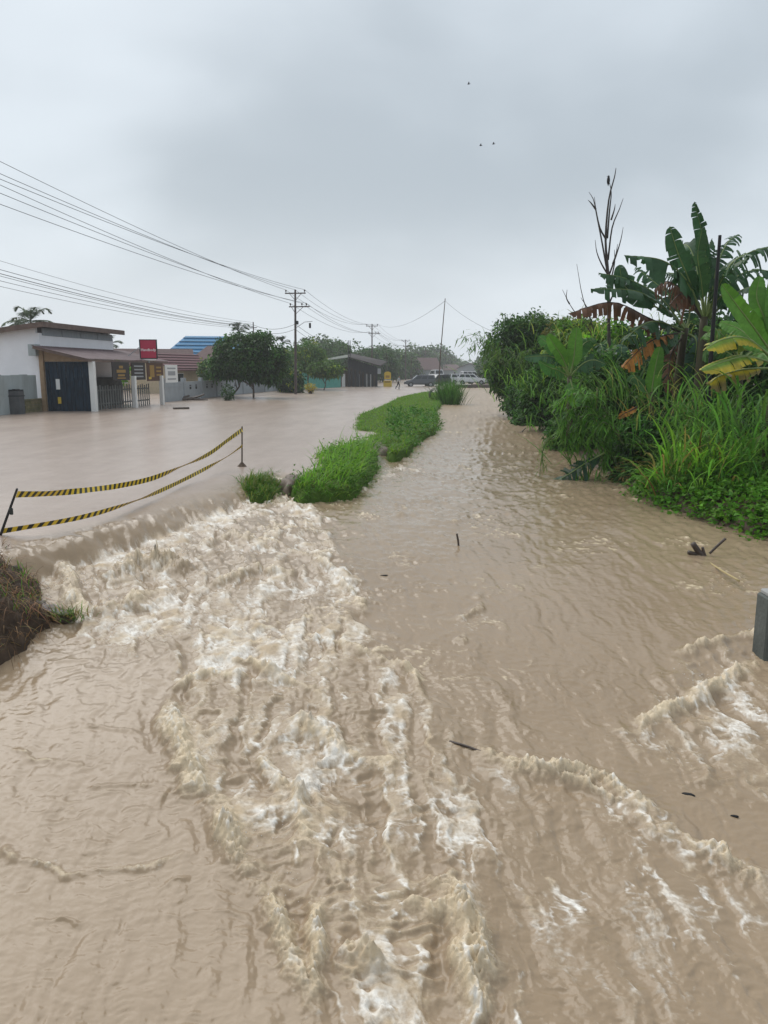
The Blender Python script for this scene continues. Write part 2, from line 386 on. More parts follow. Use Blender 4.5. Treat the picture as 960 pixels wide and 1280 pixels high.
    tongue = np.maximum(pmask(wx, wy, [(600, 690), (800, 640), (880, 760), (800, 860), (740, 930), (690, 945), (620, 900), (570, 830)], 0.5), 0)
    ch *= 1 - 0.45 * tongue
    lump = fbm(wx2 * 20, wy2 * 20, 3, 101, .6); lump2 = np.abs(fbm(wx2 * 10, wy2 * 10, 3, 105, .65)) * 1.3
    ch = ch - 0.18 * dip * (1 - np.clip(froth, 0, 1)) + roll * (1 + 0.75 * lump + 0.6 * lump2) + froth * (0.014 * lump + 0.018 * lump2)
    up = 0.006 * fbm(X * 0.5, Y * 0.9, 3, 111) * dist + 0.0060 * fbm(wx * 2.0, wy * 3.2, 4, 115, .6) * dist
    # ---- lip profile
    weir = sstep(21, 18.5, Y)
    lipdip = -0.07 * np.clip((s + 0.9) / 0.9, 0, 1) ** 2
    q = np.clip(s / 0.55, 0, 1); fallz = lipdip + (zcv + 0.02 - lipdip) * (q * q * (1.6 - 0.6 * q))
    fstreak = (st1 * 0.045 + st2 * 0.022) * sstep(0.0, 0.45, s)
    corner = sstep(-3.2, -4.3, X)          # the plunge over the broken corner by the earth bank
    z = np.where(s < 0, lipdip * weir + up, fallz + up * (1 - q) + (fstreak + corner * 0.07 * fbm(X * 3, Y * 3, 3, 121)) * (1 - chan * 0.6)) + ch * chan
    # spill over the verge gap
    # ---- foam value
    big2 = fbm(wx2 * 1.1 + 3, wy2 * 1.1, 3, 151)
    lace = 0.12 + 0.62 * rA + 0.50 * rB + 0.30 * rC + 0.26 * st2 + 0.55 * big2
    cell = np.clip(1 - np.abs(fbm(wx2 * 7 + st1 * .3, wy2 * 7, 3, 131)) * 3.2, 0, 1)
    lace = lace + 0.20 * cell
    thr = 1.10 - 0.68 * np.clip(white, 0, 1.15)
    foam = sstep(thr - 0.06, thr + 0.48, lace) * chan * np.clip(white * 3.2, 0, 1)
    holes = sstep(0.02, 0.20, np.abs(fbm(wx2 * 8.5 + .2 * st1, wy2 * 8.5 + .2 * st2, 3, 171, .6))); holes2 = sstep(0.0, 0.16, np.abs(fbm(wx2 * 19, wy2 * 19, 2, 175)))
    foam = foam * (1 - 0.55 * holes * (0.6 + 0.4 * sstep(.15, -.25, big2))) * (1 - 0.25 * holes2)
    foam = np.maximum(foam, 0.20 * sstep(0.25, 0.7, white) * chan * (0.5 + 0.5 * sstep(-.3, .3, st1)))
    grain = 0.5 + 0.5 * fbm(X * 40, Y * 40, 2, 141)
    foam = np.clip(foam * (0.62 + 0.75 * grain), 0, 1)
    tanv = np.clip(froth * (0.75 + 0.75 * lump2 * 2) + 0.6 * agit * np.clip(0.7 * rA + 0.5 * rB + 0.4 * lump - .15, 0, 1) * chan + np.where(Y > 7, 1, .25) * np.clip(crease * 1.1 + ridge * .5 - .25, 0, 1) * sstep(-.25, .2, fbm(wx * .45, wy * .45 + 3, 2, 161)) * chan, 0, 1)
    tips = np.clip(froth * sstep(-0.05, 0.4, lump + .4 * st1) * 0.95, 0, 1)
    foam = np.maximum(foam, tips * 0.75)
    # wisps on the brown face of the fall, spill lines by the verge
    foam = np.maximum(foam, 0.5 * sstep(0.35, 0.9, st2 + st1) * sstep(0.15, 0.5, s) * (1 - chan) * weir)
    road = sstep(0.25, -0.5, s)
    V = np.stack([X, Y, z], 1)
    i, j = np.meshgrid(np.arange(n - 1), np.arange(m - 1), indexing='ij'); a = (i * m + j).ravel()
    F = np.stack([a, a + 1, a + m + 1, a + m], 1)[:, ::-1]
    mt = bpy.data.materials.new('muddy_water'); mt.use_nodes = True; nt = mt.node_tree; N = nt.nodes.new; L = nt.links.new
    b = nt.nodes['Principled BSDF']
    def at(nm): q = N('ShaderNodeAttribute'); q.attribute_name = nm; return q.outputs['Fac']
    def mix(f, c1, c2):
        q = N('ShaderNodeMix'); q.data_type = 'RGBA'; L(f, q.inputs[0])
        for k, c in ((6, c1), (7, c2)):
            if isinstance(c, tuple): q.inputs[k].default_value = (*c, 1)
            else: L(c, q.inputs[k])
        return q.outputs[2]
    geo = N('ShaderNodeNewGeometry')
    no = N('ShaderNodeTexNoise'); no.inputs['Scale'].default_value = 0.55; no.inputs['Detail'].default_value = 5; L(geo.outputs['Position'], no.inputs['Vector'])
    c0 = mix(no.outputs[0], (0.270, 0.196, 0.124), (0.335, 0.252, 0.168))
    mpr = N('ShaderNodeMapping'); mpr.inputs['Scale'].default_value = (0.9, 0.22, 1); mpr.inputs['Rotation'].default_value = (0, 0, 0.12); L(geo.outputs['Position'], mpr.inputs[0])
    rn = N('ShaderNodeTexNoise'); rn.inputs['Scale'].default_value = 0.8; rn.inputs['Detail'].default_value = 6; rn.inputs['Roughness'].default_value = 0.65; L(mpr.outputs[0], rn.inputs['Vector'])
    rs = N('ShaderNodeMapRange'); L(rn.outputs[0], rs.inputs[0]); rs.inputs[1].default_value = 0.35; rs.inputs[2].default_value = 0.65
    c1 = mix(at('road'), c0, mix(rs.outputs[0], (0.325, 0.248, 0.195), (0.395, 0.312, 0.252)))
    hn = N('ShaderNodeTexNoise'); hn.inputs['Scale'].default_value = 42; hn.inputs['Detail'].default_value = 5; hn.inputs['Roughness'].default_value = 0.7; L(geo.outputs['Position'], hn.inputs['Vector'])
    def frothy(src, amt, lo, hi):
        q = N('ShaderNodeMath'); q.operation = 'MULTIPLY_ADD'; L(hn.outputs[0], q.inputs[0]); q.inputs[1].default_value = amt; q.inputs[2].default_value = -amt / 2
        w = N('ShaderNodeMath'); w.operation = 'ADD'; L(q.outputs[0], w.inputs[0]); L(src, w.inputs[1])
        e = N('ShaderNodeMapRange'); e.interpolation_type = 'SMOOTHSTEP'; L(w.outputs[0], e.inputs[0]); e.inputs[1].default_value = lo; e.inputs[2].default_value = hi; return e.outputs[0]
    ff = frothy(at('foam'), 0.55, 0.08, 1.0); ft = frothy(at('tan'), 0.6, 0.1, 1.0)
    c2 = mix(ft, c1, (0.64, 0.52, 0.355))
    fn = N('ShaderNodeTexNoise'); fn.inputs['Scale'].default_value = 3.5; fn.inputs['Detail'].default_value = 6; L(geo.outputs['Position'], fn.inputs['Vector'])
    fs = N('ShaderNodeMapRange'); L(fn.outputs[0], fs.inputs[0]); fs.inputs[1].default_value = 0.36; fs.inputs[2].default_value = 0.58
    c3 = mix(ff, c2, mix(fs.outputs[0], (0.50, 0.39, 0.26), (0.86, 0.83, 0.77)))
    L(c3, b.inputs['Base Color'])
    rr = N('ShaderNodeMapRange'); L(at('foam'), rr.inputs[0]); rr.inputs[3].default_value = 0.11; rr.inputs[4].default_value = 0.75
    rd = N('ShaderNodeMapRange'); L(at('road'), rd.inputs[0]); rd.inputs[3].default_value = 0.0; rd.inputs[4].default_value = 0.15
    ra = N('ShaderNodeMath'); ra.operation = 'ADD'; L(rr.outputs[0], ra.inputs[0]); L(rd.outputs[0], ra.inputs[1]); rb = N('ShaderNodeMath'); rb.operation = 'ADD'; L(ra.outputs[0], rb.inputs[0]); L(at('chop'), rb.inputs[1]); L(rb.outputs[0], b.inputs['Roughness'])
    b.inputs['IOR'].default_value = 1.33; b.inputs['Specular IOR Level'].default_value = 0.5
    n2 = N('ShaderNodeTexNoise'); n2.inputs['Scale'].default_value = 17; n2.inputs['Detail'].default_value = 5; L(geo.outputs['Position'], n2.inputs['Vector'])
    fb = N('ShaderNodeMath'); fb.operation = 'MAXIMUM'; L(ff, fb.inputs[0]); L(ft, fb.inputs[1])
    fm = N('ShaderNodeMath'); fm.operation = 'MULTIPLY'; L(fb.outputs[0], fm.inputs[0]); L(hn.outputs[0], fm.inputs[1])
    b2 = N('ShaderNodeBump'); b2.inputs['Strength'].default_value = 0.4; b2.inputs['Distance'].default_value = 0.02; L(fm.outputs[0], b2.inputs['Height'])
    bp = N('ShaderNodeBump'); bp.inputs['Strength'].default_value = 0.42; bp.inputs['Distance'].default_value = 0.012
    L(n2.outputs[0], bp.inputs['Height']); L(b2.outputs[0], bp.inputs['Normal']); L(bp.outputs[0], b.inputs['Normal'])
    o = mobj('flood_water', V, F, mt, smooth=True, org=(0, 0, 0), kind='structure', label='brown flood water over the road and in the rushing channel',
             attrs={'foam': ('FLOAT', 'POINT', foam), 'tan': ('FLOAT', 'POINT', tanv), 'road': ('FLOAT', 'POINT', np.maximum(road, 0)), 'chop': ('FLOAT', 'POINT', 0.30 * sstep(14, 45, Y) * chan)})
    return o
build_water()
# ------------------------------------------------------------------ ground, banks, verge
RD = np.array([0.124, 0.9923, 0.0]); RN = np.array([0.9923, -0.124, 0.0]); UP = np.array([0, 0, 1.0])
M_soil = mat('wet_soil', (0.05, 0.032, 0.020), 0.7, 0.3, col2=(0.11, 0.073, 0.047), scale=2.5, bump=0.8, bscale=9)
M_mud = mat('river_mud', (0.16, 0.115, 0.08), 0.5, 0.4, col2=(0.10, 0.072, 0.048), scale=1.2, bump=0.5, bscale=6)
M_field = mat('field_soil', (0.06, 0.075, 0.03), 0.9, 0.2, col2=(0.10, 0.075, 0.045), scale=0.4)
mobj('ground', [(-1500, -300, -2.3), (1500, -300, -2.3), (1500, 1500, -2.3), (-1500, 1500, -2.3)], [(0, 1, 2, 3)], M_mud, kind='structure', label='flat muddy ground under the flood')

def loft_bank(name, edge, side, offs, lvl, material, label):
    """terrain strip beside a water edge: offsets away from it and heights"""
    E = np.array(edge); V = []; n = len(offs)
    for i, e in enumerate(E):
        z0 = float(zc(e[1]))
        for o, (b, dz) in zip(offs, lvl):
            x, y = e[0] + side[0] * o, e[1] + side[1] * o
            z = (z0 if b else 0.0) + dz
            z += 0.10 * float(fbm(np.array([x * 0.9]), np.array([y * 0.9]), 3, 7)[0]) * min(1, abs(o) + 0.3)
            V.append((x, y, z))
    F = [(i * n + j, i * n + j + 1, (i + 1) * n + j + 1, (i + 1) * n + j) for i in range(len(E) - 1) for j in range(n - 1)]
    return mobj(name, V, F, material, smooth=True, org=(0, 0, 0), kind='structure', label=label)
REDGE = [np.array([11.0, -3]), np.array([9.6, 3.0]), np.array([8.4, 8.0])] + [cp(*p)[:2] for p in ((985, 682), (955, 672), (900, 657), (835, 634), (785, 611), (742, 588), (700, 556), (668, 531), (645, 515), (632, 502), (627, 492))]
_l = REDGE[-1]; REDGE += [_l + np.array([0.125, 1.0]) * k for k in (30, 90, 250, 700)]
_dense = []
for a, b in zip(REDGE[:-1], REDGE[1:]):
    k = max(1, min(12, int(np.linalg.norm(b - a) / 0.7)))
    _dense += [a + (b - a) * t / k for t in range(k)]
_dense.append(REDGE[-1])
loft_bank('riverbank', _dense, (0.99, 0.1), (-0.5, 0.0, 0.25, 0.7, 1.6, 4, 12, 40, 200, 900),
          ((1, -0.9), (1, -0.06), (1, 0.14), (1, 0.30), (0, 0.05), (0, 0.25), (0, 0.45), (0, 0.5), (0, 0.5), (0, 0.4)), M_soil, 'overgrown earth bank along the channel')

def mound(name, pix, z0, hmax, material, res=0.07, slope=0.45, rough=0.05, label=None, kind='structure', zfun=None, skirt=0.5, seed=0):
    """hump of earth inside an outline given on the level z0; returns a height sampler too"""
    P = np.array([gp(*p, z0)[:2] for p in pix]); lo, hi = P.min(0) - skirt, P.max(0) + skirt
    nx, ny = max(6, int((hi[0] - lo[0]) / res)), max(6, int((hi[1] - lo[1]) / (res * (1 if hi[1] < 25 else 2.5))))
    gx, gy = np.meshgrid(np.linspace(lo[0], hi[0], nx), np.linspace(lo[1], hi[1], ny)); x, y = gx.ravel(), gy.ravel()
    def hgt(x, y):
        x = np.asarray(x, float); y = np.asarray(y, float)
        xx = x + 0.12 * fbm(x * 1.7, y * 1.7, 3, 3 + seed); yy = y + 0.12 * fbm(x * 1.7 + 4, y * 1.7, 3, 5 + seed)
        d, _, _ = poly_dist(xx, yy, P, True); d = np.where(inside(xx, yy, P), d, -d)
        hm = hmax if zfun is None else zfun(x, y)
        h = np.where(d > 0, hm * (1 - np.exp(-d / slope)), 2.0 * d) + rough * fbm(x * 3, y * 3, 4, 9 + seed)
        return z0 + h, d
    h, d = hgt(x, y); keep = d > -skirt
    i, j = np.meshgrid(np.arange(ny - 1), np.arange(nx - 1), indexing='ij'); a = (i * nx + j).ravel()
    F = np.stack([a, a + 1, a + nx + 1, a + nx], 1); F = F[keep[F].all(1)]
    used = np.unique(F); rm = np.full(len(x), -1); rm[used] = np.arange(len(used))
    o = mobj(name, np.stack([x, y, h], 1)[used], rm[F], material, smooth=True, kind=kind, label=label)
    return o, hgt, P
def scatter(P, hgt, n, dmin, rng, dmax=1e9):
    lo, hi = P.min(0) - 0.3, P.max(0) + 0.3; X = []; Y = []; Z = []; Dd = []
    while sum(map(len, X)) < n:
        x = rng.uniform(lo[0], hi[0], n); y = rng.uniform(lo[1], hi[1], n); h, d = hgt(x, y); k = (d > dmin) & (d < dmax)
        X.append(x[k]); Y.append(y[k]); Z.append(h[k]); Dd.append(d[k])
    return np.stack([np.concatenate(X)[:n], np.concatenate(Y)[:n], np.concatenate(Z)[:n]], 1), np.concatenate(Dd)[:n]

# ------------------------------------------------------------------ foliage builders
def leafmat(name, trans=0.4, rough=0.5, spec=0.22): return mat(name, (0.05, 0.1, 0.02), rough, spec, attr='col', trans=trans, var=0.2, scale=6)
M_leaf = leafmat('broad_leaf'); M_blade = leafmat('grass_blade', 0.5, 0.5); M_banana = mat('banana_leaf', (0.05, 0.1, 0.02), 0.4, 0.3, attr='col', trans=0.3, var=0.3, scale=9, stretch=(1, 1, 1))
def unit(v): return v / (np.linalg.norm(v, axis=-1, keepdims=True) + 1e-9)
GAIN = np.array([1.5, 1.42, 1.15])
def jitcol(base, n, rng, amt=0.25, hue=0.08, alt=None, altp=0.0):
    c = np.tile(np.asarray(base, float), (n, 1))
    if alt is not None:
        k = rng.random(n) < altp; c[k] = np.asarray(alt)
    c *= (1 + rng.normal(0, amt, (n, 1))).clip(0.45, 1.7); c *= (1 + rng.normal(0, hue, (n, 3))).clip(0.7, 1.3)
    return np.clip(c * GAIN, 0.004, 0.9)
def blades(P, L, W, dirs, bend, rng, col, seg=4, twist=0.3):
    """grass blades: dirs = initial growth direction, bend = how far they arch over"""
    n = len(P); L = np.broadcast_to(L, (n,)); W = np.broadcast_to(W, (n,)); bend = np.broadcast_to(bend, (n,))
    h = dirs.copy(); h[:, 2] = 0; hl = np.linalg.norm(h, axis=1, keepdims=True)
    rnd = rng.normal(size=(n, 3)); rnd[:, 2] = 0; h = np.where(hl > 0.02, h, rnd); h = unit(h)
    sd = unit(np.cross(h, UP) + twist * rng.normal(size=(n, 3)) * np.array([1, 1, 0.3]))
    V = np.zeros((n, seg + 1, 2, 3)); p = P.copy(); d = unit(dirs)
    for k in range(seg + 1):
        t = k / seg; w = (W * (1 - t ** 1.7) * (0.55 + 0.45 * min(1, t * 4)) + 0.0012)[:, None]
        V[:, k, 0] = p - sd * w / 2; V[:, k, 1] = p + sd * w / 2
        p = p + d * (L / seg)[:, None]; d = unit(d + (h * 0.55 - UP * (0.25 + 0.9 * t)) * (bend * 2.2 / seg)[:, None])
    b = (np.arange(n) * (seg + 1) * 2)[:, None] + (np.arange(seg) * 2)[None]
    F = np.stack([b, b + 1, b + 3, b + 2], -1).reshape(-1, 4)
    cc = np.repeat(np.concatenate([col, np.ones((n, 1))], 1), (seg + 1) * 2, 0)
    return V.reshape(-1, 3), F, cc
def leaves(P, D, L, W, rng, col, fold=0.25, droop=0.25):
    """folded leaves of two quads: D = direction base to tip"""
    n = len(P); D = unit(D); L = np.broadcast_to(L, (n,))[:, None]; W = np.broadcast_to(W, (n,))[:, None]
    up = unit(rng.normal(size=(n, 3)) * 0.55 + UP); s = unit(np.cross(D, up)); nn = np.cross(s, D)
    mid = P + D * L * 0.5 + nn * L * 0.05; tip = P + D * L - UP * L * droop
    l = P + D * L * 0.42 + s * W * 0.5 + nn * W * fold; r = P + D * L * 0.42 - s * W * 0.5 + nn * W * fold
    V = np.stack([P, l, mid, r, tip], 1).reshape(-1, 3); b = np.arange(n)[:, None] * 5
    F = np.concatenate([b + np.array([[0, 2, 1, 1]]), b + np.array([[0, 3, 2, 2]]), b + np.array([[1, 2, 4, 4]]), b + np.array([[2, 3, 4, 4]])], 0)
    F = F[:, :3] if True else F
    cc = np.repeat(np.concatenate([col, np.ones((n, 1))], 1), 5, 0)
    return V, F, cc
def join(parts):
    V = []; F = []; Cc = []; n = 0
    for v, f, c in parts: V.append(v); F.append(f + n); Cc.append(c); n += len(v)
    return np.concatenate(V), np.concatenate(F), np.concatenate(Cc)
def fobj(name, geo, material, parent=None, **kw):
    V, F, cc = geo
    return mobj(name, V, F, material, parent, attrs={'col': ('FLOAT_COLOR', 'POINT', cc)}, **kw)
def ellipsoid_clumps(lobes, nclump, rng, shell=0.35):
    """cluster centres near the surface of several ellipsoids; lobes = [(centre, radii)]"""
    vol = np.array([np.prod(r) ** (2 / 3) for _, r in lobes]); pick = rng.choice(len(lobes), nclump, p=vol / vol.sum())
    cs = np.array([l[0] for l in lobes])[pick]; rs = np.array([l[1] for l in lobes])[pick]
    u = unit(rng.normal(size=(nclump, 3))); rad = 1 - shell * rng.random(nclump) ** 1.6
    lump = 1 + 0.16 * np.array([mnoise.noise(Vector(q * 2.4 + pk * 7.1)) for q, pk in zip(u, pick)])
    return cs + u * rs * (rad * lump)[:, None], u
def crown(lobes, nclump, per, csize, L, W, col, rng, alt=None, altp=0.0, down=0.5, cjit=0.22, fold=0.25, out=0.8):
    cc, u = ellipsoid_clumps(lobes, nclump, rng); n = nclump * per
    base = np.repeat(cc, per, 0); o = np.repeat(u, per, 0)
    P = base + rng.normal(size=(n, 3)) * csize * np.array([1, 1, 0.75])
    D = unit(o * out + rng.normal(size=(n, 3)) * 0.65 - UP * down)
    c = np.repeat(jitcol(col, nclump, rng, cjit, 0.06, alt, altp), per, 0) * (1 + rng.normal(0, 0.14, (n, 1))).clip(0.6, 1.5)
    return leaves(P, D, L * (1 + 0.25 * rng.normal(size=n)).clip(0.5, 1.6), W, rng, c, fold), cc
# ------------------------------------------------------------------ buildings on the flooded side of the road
M_white = mat('white_plaster', (0.86, 0.87, 0.90), 0.8, 0.2, col2=(0.78, 0.79, 0.82), scale=0.9, bump=0.1)
M_board = mat('grey_board', (0.22, 0.25, 0.27), 0.8, 0.2, col2=(0.30, 0.33, 0.35), scale=2, stretch=(6, 6, 0.6))
M_fascia = mat('brown_fascia', (0.11, 0.075, 0.06), 0.7, 0.3, col2=(0.17, 0.12, 0.10), scale=3)
M_rust = mat('rusty_roofing', (0.115, 0.075, 0.078), 0.65, 0.3, col2=(0.18, 0.13, 0.135), scale=1.6, bump=0.2)
M_zinc = mat('zinc_sheet', (0.36, 0.41, 0.42), 0.5, 0.5, col2=(0.27, 0.30, 0.30), scale=1.4, stretch=(1, 1, 0.35))
M_blue = mat('blue_planks', (0.006, 0.010, 0.017), 0.75, 0.15, col2=(0.018, 0.042, 0.07), scale=3, stretch=(3, 3, 0.5))
M_tan = mat('tan_timber', (0.34, 0.24, 0.15), 0.7, 0.3, col2=(0.25, 0.17, 0.10), scale=4)
M_conc = mat('concrete', (0.36, 0.36, 0.35), 0.85, 0.2, col2=(0.27, 0.265, 0.25), scale=2, bump=0.2)
M_wall = mat('painted_block', (0.37, 0.40, 0.42), 0.85, 0.2, col2=(0.30, 0.32, 0.335), scale=1.2)
M_moss = mat('mossy_block', (0.30, 0.25, 0.15), 0.9, 0.2, col2=(0.13, 0.13, 0.06), scale=2.5, bump=0.3)
M_dark = mat('dark_paint', (0.03, 0.032, 0.035), 0.6, 0.3, var=0.3)
M_black = mat('black_rubber', (0.012, 0.012, 0.013), 0.6, 0.3)
M_steel = mat('brown_steel', (0.055, 0.038, 0.035), 0.55, 0.4, col2=(0.085, 0.06, 0.052), scale=3)
M_galv = mat('galvanised_steel', (0.30, 0.31, 0.32), 0.45, 0.5, var=0.2)
M_wood = mat('weathered_wood', (0.085, 0.065, 0.05), 0.8, 0.3, col2=(0.14, 0.11, 0.085), scale=6, stretch=(1, 1, 4))
M_yell = mat('yellow_paint', (0.62, 0.43, 0.05), 0.6, 0.3, var=0.15)
M_red = mat('crimson_panel', (0.44, 0.02, 0.065), 0.45, 0.4, var=0.1)
M_wht = mat('white_paint', (0.72, 0.72, 0.70), 0.6, 0.3)
M_glass = mat('dark_glass', (0.02, 0.025, 0.03), 0.06, 0.6)
M_broof = mat('blue_roofing', (0.06, 0.25, 0.46), 0.5, 0.4, var=0.2)
M_lblue = mat('pale_blue_roofing', (0.30, 0.52, 0.68), 0.5, 0.4)
M_troof = mat('brown_tiles', (0.11, 0.07, 0.066), 0.8, 0.2, col2=(0.16, 0.11, 0.105), scale=3, bump=0.3)
M_croof = mat('crimson_tiles', (0.19, 0.085, 0.09), 0.75, 0.3, col2=(0.15, 0.08, 0.085), scale=3, bump=0.3)
M_cream = mat('cream_plaster', (0.50, 0.41, 0.28), 0.85, 0.2, var=0.2)
M_teal = mat('teal_fence', (0.10, 0.36, 0.30), 0.7, 0.3, var=0.2)

def corr(mb, o, e1, e2, pitch=0.09, amp=0.012, thick=0.0, rows=1):
    """corrugated sheet from corner o: e1 across the waves, e2 along them"""
    o, e1, e2 = map(lambda q: np.asarray(q, float), (o, e1, e2)); nrm = np.cross(e1, e2); nrm /= np.linalg.norm(nrm)
    n = max(4, int(np.linalg.norm(e1) / pitch * 4)); V = []; F = []
    for j in range(rows + 1):
        for i in range(n + 1):
            V.append(o + e1 * i / n + e2 * j / rows + nrm * amp * math.sin(i * math.pi / 2))
    for j in range(rows):
        for i in range(n): a = j * (n + 1) + i; F.append((a, a + 1, a + n + 2, a + n + 1))
    return mb.add(V, F)
def roadp(p, along=0.0, across=0.0, z=0.0): return np.array([p[0], p[1], 0]) + RD * along + RN * across + UP * z

# ---- shop house with a lean-to awning
A = gp(56, 513.5); hz = dp(58, 405, A[1])[2]
def shop_house():
    h = empty('shop_house', (A[0] - 4, A[1] + 4, 0), label='white shop house with flat brown roof and lean-to awning by the road', cat='house')
    LEN, DEP = 9.2, 8.0
    def at(al, ac, z): return roadp(A, al, ac, z)
    ax = np.array([RN, RD, UP])
    MB().box(at(LEN / 2, -0.1, hz / 2 - 0.55), (0.2, LEN, hz + 0.1), ax).build('wall', M_white, h)
    for al in (0.0, LEN - 0.2):
        MB().prism([at(al, -0.205, -1), at(al, -DEP, -1), at(al, -DEP, hz - 0.06 - 0.12 * DEP), at(al, -0.205, hz - 0.09)], RD * 0.2).build('wall', M_white, h)
    for k in range(4):
        MB().box(at(0.35 + k * 2.2 + 1.02, 0.025, hz - 0.42), (0.05, 2.1, 0.42), ax).build('clerestory_board', M_board, h)
    # roof falls away from the road
    sl = 0.12
    def slab(name, al0, al1, ac0, ac1, z, th, m, par):
        P = [at(al0, ac0, z + sl * ac0), at(al1, ac0, z + sl * ac0), at(al1, ac1, z + sl * ac1), at(al0, ac1, z + sl * ac1)]
        return MB().prism(P, UP * th).build(name, m, par)
    rf = slab('roof', -0.55, LEN + 0.5, -DEP - 0.4, 0.6, hz - 0.05, 0.07, M_dark, h)
    slab('fascia', -0.60, -0.553, -DEP - 0.4, 0.6, hz - 0.27, 0.30, M_fascia, rf)
    slab('fascia', -0.60, LEN + 0.5, 0.603, 0.65, hz - 0.27, 0.30, M_fascia, rf)
    # lean-to
    z0, z1, W = 3.75, 3.0, 3.35
    m = MB(); corr(m, at(-0.9, 0.0, z0), RD * 11.6, RN * W - UP * (z0 - z1), 0.2, 0.02)
    aw = m.build('awning_roof', M_rust, h)
    MB().bar(at(-0.82, 0.05, z0 - 0.10), at(-0.82, W, z1 - 0.10), 0.05, 0.16).build('rafter', M_fascia, aw)
    MB().bar(at(-0.75, W - 0.05, z1 - 0.10), at(10.6, W - 0.05, z1 - 0.10), 0.06, 0.14).build('rafter', M_fascia, aw)
    MB().box(at(-0.35, -0.15, z0 - 0.25), (0.45, 0.5, 0.65), ax).build('gable_sheet', M_zinc, aw)
    # end wall that faces the camera: tan frame and blue planks
    MB().box(at(-0.2, 0.16, 1.2), (0.26, 0.16, 4.6), ax).build('post', M_tan, h)
    P = [at(-0.16, 0.3, 2.85), at(-0.16, W - 0.3, 2.85), at(-0.16, W - 0.3, z1 - 0.02), at(-0.16, 0.3, z0 - 0.16)]
    MB().prism(P, RD * 0.07).build('gable_board', M_tan, h)
    n = 11
    for k in range(n):
        a = 0.32 + (W - 0.62) * (k + 0.5) / n
        MB().box(at(-0.14 + 0.015 * (k % 2), a, 1.15), ((W - 0.62) / n - 0.018, 0.05, 3.38), ax, 0.006).build('door_plank', M_blue, h)
    MB().box(at(-0.175, 1.05, 1.55), (0.24, 0.012, 0.6), ax).build('notice', M_wht, h)
    MB().box(at(-0.175, 1.08, 0.62), (0.2, 0.012, 0.38), ax).build('notice', M_yell, h)
    MB().box(at(-0.2, W - 0.12, 0.75), (0.3, 0.3, 4.2), ax, 0.02).build('post', M_wht, h)
    for al, w in ((4.6, 0.26), (8.9, 0.26)):
        MB().box(at(al, W + 0.14, 0.5), (w, w, 3.0), ax, 0.02).build('post', M_wht, h)
    return h
shop_house()
FE = lambda al, z, ac=3.25: roadp(A, al, ac, z)           # along the front edge of the awning
M_pick = mat('dull_picket', (0.12, 0.125, 0.12), 0.8, 0.2, col2=(0.20, 0.21, 0.205), scale=1.5)
def picket_fence():
    f = empty('picket_fence', FE(2, 0, 2.6), label='grey picket fence under the rusty awning between the posts', cat='fence')
    for z in (0.35, 1.15): MB().bar(FE(0.2, z, 2.62), FE(8.6, z, 2.62), 0.04, 0.08).build('rail', M_pick, f)
    for k in range(26):
        MB().box(FE(0.35 + k * 0.33, 0.55, 2.68), (0.03, 0.13, 1.75 + 0.1 * math.sin(k * 2.1)), np.array([RN, RD, UP])).build('picket', M_pick, f)
picket_fence()
MB().box(FE(5, 0.6, 0.35), (0.06, 8.6, 2.6), np.array([RN, RD, UP])).build('zinc_partition', mat('shade_dark_sheet', (0.045, 0.05, 0.048), 0.8, 0.2, col2=(0.10, 0.11, 0.105), scale=1.2), label='sheet partition coloured dark for the shaded interior at the back of the awning', cat='partition')  # sheet colour darkened to stand in for the shade under the awning
def board(name, al, z0, z1, w, mats, stripes, label, cat, ac=3.42, text=None):
    b = empty(name, FE(al, z0, ac), label=label, cat=cat); ax = np.array([RN, RD, UP])
    MB().box(FE(al, (z0 + z1) / 2, ac), (0.05, w, z1 - z0), ax).build('panel', mats, b)
    for (da, z, ww, hh, m) in stripes:
        MB().box(FE(al + da, z, ac + 0.03), (0.012, ww, hh), ax).build('printed_stripe', m, b)
    return b
M_menu = mat('dark_banner', (0.035, 0.028, 0.026), 0.6, 0.3, var=0.3); M_brn = mat('brown_banner', (0.10, 0.045, 0.025), 0.6, 0.3, var=0.3); M_gold = mat('gold_print', (0.30, 0.18, 0.04), 0.6, 0.3); M_greyp = mat('grey_print', (0.30, 0.31, 0.32), 0.6, 0.3)
board('menu_banner', 3.0, 1.75, 2.85, 2.3, M_menu, [(0, 2.55, .5, .16, M_gold), (0, 2.3, 1.2, .18, M_gold), (0, 2.05, .9, .12, M_gold), (0, 1.88, 1.1, .07, M_gold)], 'black menu banner with gold lettering under the awning edge', 'banner')
board('price_banner', 5.5, 1.75, 2.85, 2.0, M_menu, [(0, 2.62 - .22 * k, 1.3, .09, M_greyp) for k in range(4)], 'dark banner with pale grey lines beside the gold menu', 'banner')
board('food_banner', 8.1, 1.65, 2.85, 2.6, M_brn, [(-.55, 2.3, .7, .8, M_gold), (.55, 2.55, .8, .12, M_gold), (.55, 2.3, .8, .12, M_gold), (.55, 2.05, .8, .12, M_gold), (-.9, 1.85, .4, .16, M_yell)], 'brown banner with yellow print near the white poster', 'banner')
board('poster', 10.9, 1.5, 2.75, 2.2, M_wht, [(0, 2.5, 1.5, .1, M_greyp), (0, 2.15, 1.3, .3, M_greyp), (0, 1.75, 1.5, .1, M_greyp)], 'white poster hanging at the end of the awning', 'poster')
